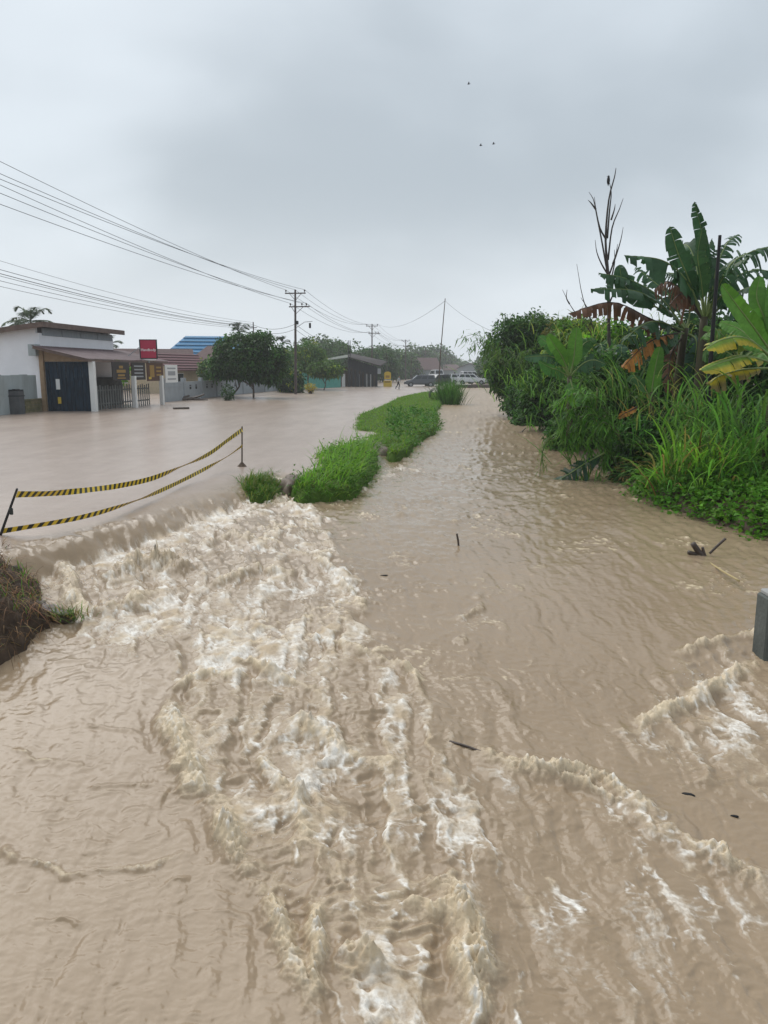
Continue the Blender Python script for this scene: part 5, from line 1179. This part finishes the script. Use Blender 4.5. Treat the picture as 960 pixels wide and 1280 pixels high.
banana_leaf(p, [(814, 500), (816, 478), (820, 455), (825, 433)], D, .20, B_BR, 820, .15, .03, .03, (-.1, -1, .2), pet=.1)
banana_leaf(p, [(814, 500), (802, 480), (792, 472), (786, 478)], D, .16, (0.045, .12, .03), 821, .2, .1, .3, (-.1, -1, .6))
o = banana_leaf(None, [(756, 566), (734, 578), (712, 592), (688, 606)], 18.6, .30, (0.018, .055, .022), 830, .1, .3, .25, (-.2, -.5, 1), pet=.06); o.name = 'fallen_banana_leaf'
set_props(o, 'dark broken banana leaf trailing its tip in the brown water', 'leaf')
o = banana_leaf(None, [(797, 508), (789, 513), (780, 517), (772, 523)], 18.9, .10, B_OR, 831, .1, .3, .2, (-.2, -1, .4), pet=.05, dead=True); o.name = 'dead_leaf'
set_props(o, 'curled orange dead leaf caught above the waterline', 'leaf')
def radial_banana(label, u, v, D, n, L, W, cols, seed, stem, tilt=(0.2, 1.25)):
    rng = np.random.default_rng(seed); p = plant('banana_plant', label, u, v, D); banana_stem(p, stem, D, 0.10)
    for k in range(n):
        a = 2 * math.pi * (k + .5 * rng.random()) / n; el = rng.uniform(*tilt); ln = L * rng.uniform(.75, 1.15); hx, dy, hz_ = math.cos(a) * math.cos(el), math.sin(a) * math.cos(el), math.sin(el); f = 960 / D
        pix = [(u, v), (u + hx * ln * .4 * f, v - (hz_ * .5) * ln * f), (u + hx * ln * .75 * f, v - hz_ * .72 * ln * f), (u + hx * ln * f, v - (hz_ * .72 - .18) * ln * f)]
        banana_leaf(p, pix, D, W * rng.uniform(.8, 1.15), cols[k % len(cols)], seed + k, .12, rng.uniform(.08, .35), .4, (-.1, -.8, .8), dd=(0, dy * ln * .5, dy * ln))
radial_banana('dull green banana plant filling the thicket behind the sucker', 778, 478, 25.0, 11, 1.5, .24, (B_DK, (0.05, .13, .03), (0.04, .10, .045)), 900, [(778, 560), (778, 520), (778, 480)])
radial_banana('yellow green banana plant crowded behind the bright right-hand one', 925, 452, 18.0, 11, 1.35, .21, ((0.09, .21, .03), (0.06, .16, .03), (0.16, .22, .03)), 920, [(922, 580), (924, 520), (925, 455)])
radial_banana('low banana plant between the small banana and the bluish one', 742, 452, 27.0, 9, 1.3, .22, ((0.06, .15, .03), B_DK), 940, [(742, 550), (742, 500), (742, 455)])
# ---- drooping bamboo and bamboo sprig
def bamboo(name, label, roots, D, n_leaf, Lf, col, seed, spread, width=0.022):
    rng = np.random.default_rng(seed); b = dp(*roots[0][0], D); b[2] = 0; r = empty(name, b, label=label, cat='bamboo'); allg = []
    for k, pix in enumerate(roots):
        S = spline([dp(u, v, D + rng.normal() * .3) for u, v in pix], 16); MB().tube(S, np.linspace(0.02, 0.006, 16), 5).build('culm', mat('green_cane', (0.11, 0.15, 0.05), .5, .4, var=.3), r, True)
        t = rng.uniform(0.15, 1, n_leaf); i = np.minimum((t * 15).astype(int), 14); f = (t * 15 - i)[:, None]; P = S[i] * (1 - f) + S[i + 1] * f + rng.normal(size=(n_leaf, 3)) * spread
        T = unit(S[i + 1] - S[i]); d = unit(T * 0.55 + rng.normal(size=(n_leaf, 3)) * .55 - UP * .5)
        allg.append(blades(P, Lf * rng.uniform(.6, 1.3, n_leaf), width, d, 0.5, rng, jitcol(col, n_leaf, rng, .2), 3))
    fobj('foliage', join(allg), M_blade, r); return r
bamboo('drooping_bamboo', 'drooping narrow-leaved bamboo hanging over the channel', [[(775, 545), (750, 500), (720, 492), (695, 505)], [(775, 548), (745, 512), (715, 512), (700, 540)], [(778, 552), (750, 522), (725, 540), (712, 572)], [(778, 552), (755, 528), (738, 555), (728, 598)],
        [(780, 556), (762, 535), (755, 560), (750, 600)], [(776, 546), (752, 506), (735, 495), (718, 486)], [(778, 550), (748, 520), (722, 525), (705, 560)]], 18.8, 130, .36, (0.075, .19, .03), 840, .07, .042)
bamboo('drooping_bamboo', 'thin wisp of bamboo leaves dangling in the water beside the thicket', [[(705, 540), (690, 545), (680, 558), (674, 598)], [(700, 545), (684, 552), (677, 570), (680, 585)]], 19.2, 45, .2, (0.10, .20, .04), 841, .05)
bamboo('bamboo_sprig', 'pale bamboo sprig reaching left from the mango-like tree', [[(628, 452), (612, 430), (595, 418), (572, 424)], [(628, 455), (608, 436), (598, 428), (584, 440)], [(628, 455), (615, 440), (606, 436), (602, 452)], [(632, 462), (625, 440), (612, 432), (600, 420)]], 40, 75, .42, (0.075, .17, .03), 842, .14, .06)
bamboo('bamboo_sprig', 'yellow green bamboo leaves over the small banana plant', [[(660, 480), (640, 440), (620, 440), (612, 462)], [(665, 480), (650, 448), (638, 448), (628, 470)], [(690, 470), (668, 440), (655, 442), (650, 462)]], 38, 110, .36, (0.07, .15, .03), 843, .16, .05)
# ---- tall grasses on the right bank
def grass_clump(label, u, v, D, n, L, W, col, seed, spread=(.3, .3), lean=.25, bend=.6, ground=None, cane=0.0, toward=(0, 0, 0), alt=None, altp=0, name='tall_grass', seg=5):
    rng = np.random.default_rng(seed); b = dp(u, v, D)
    if ground is not None: b[2] = ground
    n = int(n * 0.42); W = W * 1.55; col = tuple(1.25 * q for q in col); bend = bend * 1.45; Q = b + rng.normal(size=(n, 3)) * np.array([spread[0] * 1.2, spread[1] * 1.2, 0.02]); d = (Q - b) * lean * 2; d[:, 2] = 1; d += rng.normal(size=(n, 3)) * .14 + np.asarray(toward)
    if cane:
        hh = rng.random(n) ** .8 * cane; Q = Q * 1.0; Q += d * hh[:, None]; d[:, :2] += rng.normal(size=(n, 2)) * .45
    return fobj(name, blades(Q, L * rng.uniform(.55, 1.2, n), W, d, bend * rng.uniform(.4, 1.5, n), rng, jitcol(col, n, rng, .36, .08, alt, altp), seg), M_blade, label=label, cat='grass', org=b)
TG = (0.062, .155, .028)
grass_clump('tall elephant grass clump arching beneath the yellowing banana leaves', 925, 598, 15.4, 640, 1.15, .034, (0.06, .15, .026), 850, (.5, .5), .12, .8, cane=1.5)
grass_clump('bright upright elephant grass beside the round green leaves', 868, 612, 15.2, 520, 1.2, .028, (0.11, .25, .03), 851, (.26, .35), .15, .7, cane=.6, alt=(.2, .17, .05), altp=.1)
grass_clump('arching grass leaning left over the waterline', 845, 612, 15.6, 300, 1.15, .026, (0.075, .19, .03), 852, (.3, .3), .3, .9, toward=(-.25, -.2, 0), alt=(.22, .17, .07), altp=.25)
grass_clump('grass clump behind the upright elephant grass', 890, 580, 17.2, 700, 1.1, .03, TG, 853, (.5, .4), .1, .8, cane=1.3)
grass_clump('dark grass against the young banana sucker', 790, 580, 19.4, 420, 1.6, .026, (0.035, .095, .022), 854, (.6, .4), .25, .6)
grass_clump('wiry grass in front of the dark thicket', 760, 560, 21.5, 520, 1.0, .022, (0.045, .11, .022), 855, (.8, .4), .1, .8, cane=1.5)
grass_clump('grass rising between the small banana and the thicket', 735, 520, 25.5, 460, 1.0, .022, (0.06, .14, .025), 856, (.9, .5), .1, .8, cane=1.8)
grass_clump('tall grass at the bank edge beyond the banana stem', 958, 620, 14.4, 360, 1.0, .03, (0.065, .16, .026), 857, (.3, .4), .15, .7, cane=1.0)
grass_clump('wispy grass tops above the yellow vine shrub', 745, 470, 29, 420, 1.0, .022, (0.085, .165, .03), 858, (1.0, .5), .1, .8, cane=1.9)
grass_clump('grass clump below the orange banana leaf', 800, 500, 23, 360, 1.9, .028, (0.06, .14, .03), 859, (.9, .4), .2, .8)
grass_clump('pale yellow wisps above the thicket left of the bluish banana', 765, 455, 27, 300, .9, .018, (0.17, .22, .05), 860, (1.0, .4), .1, .9, cane=1.3)
grass_clump('yellowing wiry stalks before the banana stems', 838, 560, 18.6, 300, .9, .016, (0.15, .17, .05), 861, (.6, .3), .1, .9, cane=1.6)
grass_clump('light green stalks between the mango-like tree and small banana', 680, 505, 33, 320, 1.1, .026, (0.09, .20, .03), 862, (.9, .4), .1, .8, cane=1.2)
# ---- ground cover at the water's edge
oG, hG, PG = mound('bank_hummock', [(790, 618), (830, 598), (880, 585), (940, 580), (1010, 600), (1010, 680), (955, 668), (900, 655), (850, 638), (815, 626)], -0.30, 0.75, M_soil, 0.09, 0.9, 0.12, 'low earth hummock at the edge of the channel', seed=5)
rng = np.random.default_rng(870)
broad_plants(hG, PG, 950, 0.12, 0.095, (0.07, .19, .018), rng, 'creeping_plants', 'bright creeping leaves covering the bank edge at the waterline', 18, .9, -.16, h=.2)
broad_plants(hG, PG, 120, 0.16, 0.03, (0.07, .18, .02), rng, 'creeping_plants', 'narrow green weeds among the creeping leaves', 12, 1.6, .1, h=.35)
def bigleaf(label, u, v, D, n, r, L, col, seed, h=.5):
    rng = np.random.default_rng(seed); b = dp(u, v, D); root = empty('broad_leaf_plant', b - UP * .3, label=label, cat='plant'); mb = MB()
    for k in range(n):
        p = b + rng.normal(size=3) * np.array([r, r, r * .7]); d = rng.normal(size=3); d[2] = -.25; d = d / np.linalg.norm(d); s = np.cross(d, UP); s /= np.linalg.norm(s); nn = np.cross(s, d); l = L * rng.uniform(.7, 1.2); V = []; m = 10
        for j in range(m):
            a = 2 * math.pi * j / m; rr = .5 * l * (1 - .22 * (j == 5)) ; V.append(p + d * (math.cos(a) * rr + .35 * l) + s * math.sin(a) * rr * .95 - nn * .08 * l * math.cos(2 * a))
        V.append(p + d * .3 * l + nn * .06 * l); c = np.tile(np.append(jitcol(col, 1, rng, .18)[0], 1), (m + 1, 1)); F = np.array([(j, (j + 1) % m, m) for j in range(m)])
        mobj('leaf', V, F, M_leaf, root, True, attrs={'col': ('FLOAT_COLOR', 'POINT', c)}); mb.tube([b - UP * .4, (b + p) / 2 + UP * .05, p], .008, 4)
    mb.build('stem', M_rib, root)
bigleaf('round bright-leaved plant in front of the elephant grass', 896, 590, 14.9, 34, .20, .24, (0.075, .20, .025), 880)
bigleaf('pair of big round leaves touching the brown water', 800, 612, 16.9, 7, .14, .26, (0.075, .19, .03), 881)
bigleaf('big round leaves at the foot of the bright grass', 856, 622, 15.0, 10, .14, .22, (0.05, .14, .02), 882)
# ---- dead tree, dead twigs and the black pole
def dead_tree():
    D = 27.0; b = dp(763, 540, D); b[2] = 0.1; r = empty('dead_tree', b, label='tall bare dead tree standing behind the bluish banana leaves', cat='tree')
    t = [(763, 540), (762, 470), (761, 400), (760, 340), (757, 300), (761, 250), (768, 222), (770, 210)]; MB().tube(spline([dp(u, v, D) for u, v in t], 22), np.linspace(.075, .010, 22), 7).build('trunk', M_deadw, r, True)
    br = [[(760, 345), (752, 300), (746, 270), (742, 250), (736, 240)], [(758, 300), (750, 285), (745, 262), (743, 246)], [(760, 325), (765, 285), (774, 262), (779, 248)], [(759, 298), (762, 262), (764, 240), (760, 222)],
          [(761, 345), (770, 320), (776, 300), (779, 284)], [(761, 360), (768, 330), (768, 312)], [(761, 345), (752, 330), (746, 315), (744, 300)], [(766, 330), (770, 318), (772, 305)], [(764, 275), (768, 262), (769, 255)], [(745, 262), (739, 254), (735, 250)], [(761, 380), (772, 355), (778, 335)]]
    for k, q in enumerate(br): MB().tube(spline([dp(u, v, D + .1 * (k % 3)) for u, v in q], 10), np.linspace(.034, .007, 10), 5).build('branch', M_deadw, r, True)
    D2 = 29; c = dp(745, 420, D2); c[2] = .1; s = empty('dead_sapling', c, label='thin dead twigs standing left of the tall dead tree', cat='tree')
    for q in ([(748, 430), (738, 400), (728, 370), (721, 330)], [(745, 430), (735, 410), (715, 385), (703, 362)], [(738, 400), (736, 388), (726, 372)], [(712, 380), (708, 372), (709, 362)]):
        MB().tube(spline([dp(u, v, D2) for u, v in q], 9), np.linspace(.03, .007, 9), 5).build('branch', M_deadw, s, True)
    MB().tube(spline([c, dp(750, 470, D2), dp(747, 425, D2)], 8), np.linspace(.05, .03, 8), 6).build('trunk', M_deadw, s, True)
    # crow-like bird on the top twig
    p = dp(760.5, 226, D); bd = empty('bird', p, label='small dark bird perched at the top of the dead tree', cat='bird')
    MB().tube(spline([p - UP * .16, p - UP * .08, p + UP * .03, p + UP * .11, p + UP * .17], 9), [.008, .02, .04, .05, .05, .045, .035, .034, .01], 8).build('body', M_black, bd, True)
    MB().tube([p + UP * .14, p + np.array([-.07, 0, .14])], (.012, .003), 5).build('beak', M_dark, bd)
dead_tree()
q, T3 = thin_pole(900, 17.5, 294, 0.062, 'iron_pole', 'black iron pole standing in front of the tallest banana plant', m=M_black)
# birds in flight
for k, (u, v) in enumerate(((586, 105), (617, 180), (601, 182))):
    c = dp(u, v, 60); b = empty('bird', c, label='tiny dark bird flying under the grey clouds', cat='bird', group='birds in flight')
    MB().tube(spline([c + np.array([-.11, 0, 0]), c, c + np.array([.13, 0, .02])], 6), [.005, .03, .035, .03, .02, .005], 6).build('body', M_black, b, True)
    for s in (-1, 1): MB().add([c + np.array([.03, 0, .01]), c + np.array([-.03, 0, .01]), c + np.array([-.05, s * .12, .10]), c + np.array([.0, s * .24, .06]), c + np.array([.03, s * .12, .10])], [(0, 1, 2, 4), (4, 2, 3)]).build('wing', M_black, b)
# ------------------------------------------------------------------ left earth bank
M_roots = leafmat('dry_root', .1, .7)
M_clod = mat('dark_clod', (0.035, 0.023, 0.015), 0.8, 0.3, col2=(0.095, 0.062, 0.040), scale=5, bump=1.0, bscale=14)
def left_bank():
    pix = [(-250, 860), (-120, 705), (0, 700), (22, 712), (34, 735), (58, 755), (64, 785), (45, 808), (10, 830), (-60, 850)]
    o, hg, P = mound('earth_bank', pix, -0.62, 0.60, M_clod, 0.035, 0.22, 0.30, 'collapsed earth bank with roots at the left end of the weir', seed=8, skirt=.35)
    rng = np.random.default_rng(31); Q, d = scatter(P, hg, 5200, -.12, rng, .7); dirs = np.tile([0.35, -.6, .15], (5200, 1)) + rng.normal(size=(5200, 3)) * .55
    fobj('dry_roots', blades(Q + UP * .02, rng.uniform(.10, .42, 5200), .007, dirs, 1.5, rng, jitcol((0.15, .085, .045), 5200, rng, .35, .08, (0.05, .035, .02), .4), 4), M_roots, label='dry brown roots and straw hanging from the collapsed bank', cat='roots', kind='stuff')
    Q, d = scatter(P, hg, 900, .03, rng); dirs = rng.normal(size=(900, 3)) * .6; dirs[:, 2] = 1
    fobj('bank_grass', blades(Q, rng.uniform(.06, .26, 900), .012, dirs, .9, rng, jitcol((0.08, .19, .025), 900, rng, .25, .06, (0.2, .16, .06), .3), 3), M_blade, label='sparse green grass on top of the collapsed bank', cat='grass', kind='stuff')
left_bank()
def stone_slab():
    a, b = cp(36, 766), cp(88, 782); z = UP * .10; d = unit(b - a); c = (a + b) / 2 + z; r = np.random.default_rng(4)
    m = MB(); ax = np.array([d, np.cross(UP, d), UP]); L = np.linalg.norm(b - a); n = 9; V = []; F = []
    for i in range(n):
        t = i / (n - 1); k = 8; w = .13 * (1 - .35 * t) ; h = .12 * (1 - .3 * t)
        for j in range(k):
            an = 2 * math.pi * j / k; q = 1 + .18 * r.normal(); V.append(a + z + d * L * t + ax[1] * math.cos(an) * w * q + UP * (math.sin(an) * h * q - .03))
    F = [(i * 8 + j, i * 8 + (j + 1) % 8, (i + 1) * 8 + (j + 1) % 8, (i + 1) * 8 + j) for i in range(n - 1) for j in range(8)] + [tuple(range(8))[::-1], tuple((n - 1) * 8 + j for j in range(8))]
    mobj('stone_slab', V, F, mat('wet_stone', (0.045, 0.03, 0.027), .45, .5, col2=(.09, .06, .05), scale=6, bump=.7, bscale=12), label='dark reddish broken slab sticking out of the collapsed bank', cat='slab')
    rng = np.random.default_rng(9); n = 160; Q = b + UP * .1 + rng.normal(size=(n, 3)) * np.array([.10, .07, .03]); dd = rng.normal(size=(n, 3)) * .7; dd[:, 2] = .8
    fobj('grass_tuft', blades(Q, rng.uniform(.08, .26, n), .011, dd, .9, rng, jitcol((0.08, .17, .03), n, rng, .25, .06, (.2, .15, .06), .4), 3), M_blade, label='little weed tuft on the tip of the broken slab', cat='grass tuft')
stone_slab()
def block_stone():
    a = cp(14, 735); m = MB(); m.box(a + np.array([.0, .12, .12]), (.20, .22, .30), np.array([[.92, .38, 0], [-.38, .92, 0], [0, 0, 1.0]]), .05); m.build('wall_stub', mat('dark_block', (0.05, .048, .045), .7, .4, var=.4, bump=.5), label='dark broken concrete stub beside the plunging water', cat='block')
block_stone()
# ------------------------------------------------------------------ barrier posts and tapes
M_ty = mat('tape_yellow', (0.72, 0.50, 0.04), 0.4, 0.4); M_tb = mat('tape_black', (0.03, 0.035, 0.03), 0.4, 0.4)
nb_, nt_ = gp(1, 668), dp(21.5, 611, 10.55); fb_, ft_ = gp(302.5, 583), dp(302.5, 533, gp(302.5, 583)[1])
q = empty('barrier_post', nb_, label='leaning dark post holding the near ends of the barrier tapes', cat='post'); MB().tube([nb_ - (nt_ - nb_) * .35, nb_, nt_], (.022, .02, .016), 7).build('shaft', M_dark, q)
_m = nb_ + (nt_ - nb_) * .55; MB().box(_m + np.array([.03, -.02, -.02]), (.05, .03, .10), None, .01).build('knot', M_tb, q)
q = empty('barrier_post', fb_, label='upright thin post at the far end of the barrier tapes', cat='post'); MB().tube([fb_ - UP * .5, fb_, ft_], (.025, .02, .017), 7).build('shaft', M_wood, q)
MB().tube([fb_ - UP * .1, fb_ + UP * .0, fb_ + UP * .1], (.16, .12, .03), 9).build('footing', M_soil, q)
def tape(label, pix, width, seed, ends):
    rng = np.random.default_rng(seed); k = len(pix); a, b = ends
    tt = np.array([(u - pix[0][0]) / (pix[-1][0] - pix[0][0]) for u, v in pix])
    # depth along the straight line between the posts, solved per pixel column
    P = []
    for (u, v) in pix:
        s = (u - 480) / FPX; f = 1.0
        # x / depth along the chord
        lo, hi = 0.0, 1.0
        for _ in range(40):
            mid = (lo + hi) / 2; p = a + (b - a) * mid; uu = 480 + FPX * p[0] / (p[1] * CP - (p[2] - CAMZ) * SP)
            if uu < u: lo = mid
            else: hi = mid
        P.append(dp(u, v, min((a + (b - a) * lo)[1], gp(u, v)[1] * (0.955 if u > 8 else 0.99))))
    S = spline(P, 150); L = np.concatenate([[0], np.cumsum(np.linalg.norm(np.diff(S, axis=0), axis=1))]); T = unit(np.gradient(S, axis=0)); V = []; F = []; mi = []; n = len(S)
    tw = 0.15 + 0.5 * np.sin(L * 1.1 + seed) * sstep(0.3, 1.2, L) + 0.3 * np.sin(L * 2.7)
    s = unit(np.cross(T, UP)); u = np.cross(s, T)
    # diagonal stripes: each cell is cut along the slant of the print
    N = int(L[-1] / 0.072); pts = np.linspace(0, L[-1], N + 1)
    def at(l): return np.array([np.interp(l, L, S[:, j]) for j in range(3)]), np.array([np.interp(l, L, u[:, j]) for j in range(3)]), np.array([np.interp(l, L, s[:, j]) for j in range(3)]), np.interp(l, L, tw)
    for i, l in enumerate(pts):
        for sgn in (-1, 1):
            ll = np.clip(l + sgn * 0.028, 0, L[-1]); p, uu, ss, a_ = at(ll); V.append(p + sgn * width / 2 * (uu * math.cos(a_) + ss * math.sin(a_)))
    for i in range(N): F.append((2 * i, 2 * i + 2, 2 * i + 3, 2 * i + 1)); mi.append(i % 2)
    return mobj('barrier_tape', V, F, [M_ty, M_tb], smooth=False, mi=mi, label=label, cat='barrier tape')
tape('upper yellow and black striped barrier tape above the weir', [(20, 618), (60, 617), (105, 613), (150, 607), (190, 598), (225, 584), (260, 568), (285, 550), (303, 537)], .09, 2, (nt_, ft_))
tape('lower yellow and black striped barrier tape above the weir', [(2, 664), (45, 657), (95, 648), (140, 636), (185, 620), (225, 602), (262, 583), (285, 570), (303, 557)], .075, 5, (nb_ + UP * .0, fb_ + UP * .5))
# ------------------------------------------------------------------ concrete pier by the bridge, debris
def pier():
    b = cp(947, 832); t = dp(947, 745, b[1])[2]; w = 1.3; r = empty('bridge_pier', b, label='grey concrete wing wall of the near bridge at the right', cat='wall')
    MB().box((b[0] + w / 2 + .05, b[1] + .12, (b[2] - 1 + t) / 2 - .03), (w, .26, t - b[2] + 1), None, .015).build('shaft', mat('grey_concrete', (0.13, .14, .13), .85, .2, col2=(.08, .088, .08), scale=4, bump=.4), r)
    MB().box((b[0] + w / 2 + .06, b[1] + .12, t - .01), (w - .03, .23, .05), None, .012).build('cap', M_conc, r)
pier()
M_drift = mat('wet_driftwood', (0.045, 0.03, 0.022), .5, .5, col2=(.09, .065, .05), scale=8, bump=.5, bscale=20)
def stick(pts, r0, r1, name, label, cat='branch', m=None, parent=None):
    mb = MB(); mb.tube(spline(pts, 9), np.linspace(r0, r1, 9), 7)
    return mb.build(name, m or M_drift, parent, True, label=label, cat=cat) if parent is None else mb.build(name, m or M_drift, parent, True)
c = cp(882, 698); Dd = c[1]; r = empty('snagged_branch', c, label='dark forked branch snagged in the water with a bamboo cane', cat='branch')
for q, a, b in (([(866, 679), (872, 688), (880, 700)], .04, .05), ([(878, 684), (880, 692), (884, 702)], .02, .03), ([(887, 692), (896, 683), (907, 673)], .018, .022), ([(860, 690), (874, 694), (892, 704)], .03, .02)):
    stick([dp(u, v, Dd + .1) for u, v in q], a, b, 'limb', '', parent=r)
stick([dp(888, 704, Dd - .35), dp(905, 715, Dd - .95), dp(924, 726, Dd - 1.4)], .012, .014, 'cane', '', m=mat('dry_cane', (.42, .33, .16), .6, .3), parent=r)
c = cp(574, 685); stick([c - UP * .2, dp(573, 679, c[1]), dp(571, 667, c[1])], .018, .015, 'upright_stick', 'short dark stick poking upright out of the channel')
c = cp(574, 690); stick([cp(562, 934) + UP * .05, cp(585, 942) + UP * .06, cp(612, 950) + UP * .04], .012, .009, 'floating_log', 'small dark stick floating at the crest of the wave', 'stick')
def flotsam(u, v, L, W, h, rot, label, name='floating_leaf', m=None):
    c = cp(u, v) + UP * (.018 + h / 2); n = 12; ex = np.array([math.cos(rot), math.sin(rot), 0]); ey = np.array([-math.sin(rot), math.cos(rot), 0]); V = []; F = []
    for lv, sc_ in ((-1, .8), (0, 1.0), (1, .75)):
        for k in range(n): a = 2 * math.pi * k / n; V.append(c + ex * math.cos(a) * L / 2 * sc_ + ey * math.sin(a) * W / 2 * sc_ * (1 + .2 * math.cos(a)) + UP * lv * h / 2)
    for i in range(2):
        for k in range(n): F.append((i * n + k, i * n + (k + 1) % n, (i + 1) * n + (k + 1) % n, (i + 1) * n + k))
    F += [tuple(range(n))[::-1], tuple(2 * n + k for k in range(n))]
    return mobj(name, V, F, m or M_black, smooth=True, label=label, cat='debris')
flotsam(860, 997, .10, .035, .015, -.4, 'black floating sole-shaped piece of rubbish', 'floating_rubbish')
flotsam(918, 1024, .06, .02, .012, -.3, 'small dark scrap floating beyond the black sole shape', 'floating_rubbish')
c = cp(655, 541); r = empty('driftwood', c, label='dark driftwood lying in the middle of the channel', cat='driftwood')
for q, a in (([(642, 543), (650, 541), (660, 542)], .05), ([(650, 543), (654, 538), (657, 535)], .03), ([(655, 543), (662, 540), (662, 539)], .03)): stick([dp(u, v, c[1]) for u, v in q], a, a * .6, 'limb', '', parent=r)
flotsam(480, 722, .12, .03, .02, .2, 'small dark twig floating below the weir', 'floating_twig')
c = gp(217, 511.5); d_ = gp(236, 511.0); MB().bar(c + UP * .05, d_ + UP * .05, .3, .12, bevel=.02).build('floating_plank', M_drift, label='dark plank floating on the flooded road before the shop', cat='plank')
c = gp(236, 500.5); r = empty('log_pile', c, label='pile of dark logs at the foot of the concrete wall', cat='log pile')
for k in range(7): a = c + np.array([-.9 + .3 * k, .2 * (k % 2), .02 + .10 * (k % 3)]); MB().tube([a - np.array([.5, .2 * (k % 2), .1 * (k % 3) - .05]), a + np.array([.55, .3, .25 * (k % 2)])], .07, 8).build('log', M_drift, r)
c = gp(215, 499.5); bush('wall_shrub', 'dark little shrub at the near end of the concrete wall', 215, 490, 5, 8, c[1], 40, 12, .12, .18, .08, G_DARK, 951, G_MID, .2)
def tyre():
    c = gp(225, 499); r = empty('old_tyre', c, label='old tyre leaning on the concrete wall beside the logs', cat='tyre'); m = MB(); P = [c + np.array([math.cos(a) * .42, .1 + .12 * math.sin(a), .45 + math.sin(a) * .42]) for a in np.linspace(0, 2 * math.pi, 19)]; m.tube(P, .12, 8, False); m.build('tread', M_black, r, True)
tyre()
for lab, pix, z0, h in (('muddy shoulder along the foot of the concrete wall', [(250, 499), (300, 497), (350, 493.5), (372, 491.5), (368, 488.5), (330, 489.5), (262, 496)], -.02, .10), ('muddy shoulder in front of the dark stall', [(376, 489.5), (440, 486.2), (478, 485.2), (478, 483.6), (420, 484.6), (374, 487)], -.02, .08)):
    mound('mud_shoulder', pix, z0, h, M_mud, .25, .8, .05, lab, seed=12)
rng = np.random.default_rng(55)
for (u, v, n_) in ((372, 580, 260), (352, 600, 150)):
    pass
M_bar = mat('eroded_mud', (0.075, 0.05, 0.033), .6, .4, col2=(.16, .115, .08), scale=5, bump=.8, bscale=14)
for lab, pp, hh, sd_ in (('thin bar of dark mud breaking the surface by the verge', [(378, 576), (392, 568), (414, 561), (408, 570), (392, 579)], .09, 14), ('eroded mud lump between the lone tuft and the verge', [(352, 602), (360, 592), (374, 588), (372, 600), (360, 606)], .10, 15),
                         ('crumbling mud edge at the road side of the broken verge', [(384, 590), (386, 578), (398, 572), (402, 580), (394, 592)], .10, 16), ('mud bank between the two grassy pieces of the verge', [(470, 556), (476, 548), (490, 546), (494, 554), (484, 562), (474, 564)], .10, 17)):
    mound('mud_bar', pp, -.06, hh * .55, M_bar, .04, .16, .06, lab, seed=sd_)
# spray thrown up at the foot of the weir
def spray():
    rng = np.random.default_rng(66); P = []
    for (u, v, n, sp) in ((198, 652, 60, .10), (150, 672, 40, .12), (270, 640, 30, .1), (90, 735, 70, .16), (130, 765, 60, .16), (230, 700, 40, .2), (880, 860, 40, .15), (960, 800, 30, .12), (380, 930, 30, .12), (300, 1060, 40, .10), (350, 1140, 40, .10), (590, 1200, 40, .1)):
        c = cp(u, v); q = c + rng.normal(size=(n, 3)) * np.array([sp, sp, 0]); q[:, 2] = c[2] + .05 + np.abs(rng.normal(size=n)) * .07; P.append(q)
    P = np.concatenate(P); R = rng.uniform(.002, .006, len(P)) * (P[:, 1] / 6).clip(.6, 2); oc = np.array([(1, 0, 0), (-1, 0, 0), (0, 1, 0), (0, -1, 0), (0, 0, 1), (0, 0, -1)], float)
    V = (P[:, None] + oc[None] * R[:, None, None]).reshape(-1, 3); f = np.array([(0, 2, 4), (2, 1, 4), (1, 3, 4), (3, 0, 4), (2, 0, 5), (1, 2, 5), (3, 1, 5), (0, 3, 5)]); F = (np.arange(len(P))[:, None, None] * 6 + f[None]).reshape(-1, 3)
    mobj('spray', V, F, mat('spray_drops', (.7, .66, .6), .3, .5), smooth=True, label='fine droplets of spray over the breaking water', kind='stuff', cat='spray')
spray()
# ------------------------------------------------------------------ rain haze
def haze():
    m = bpy.data.materials.new('rain_haze'); m.use_nodes = True; nt = m.node_tree; nt.nodes.clear(); o = nt.nodes.new('ShaderNodeOutputMaterial'); v = nt.nodes.new('ShaderNodeVolumePrincipled')
    v.inputs['Color'].default_value = (.93, .96, 1.0, 1); v.inputs['Density'].default_value = 0.0006; v.inputs['Anisotropy'].default_value = 0.2; nt.links.new(v.outputs[0], o.inputs['Volume'])
    MB().box((0, 600, 4.9), (3100, 1900, 16.4)).build('haze', m, kind='stuff', label='pale rain haze that dims the far road', cat='haze')
haze()
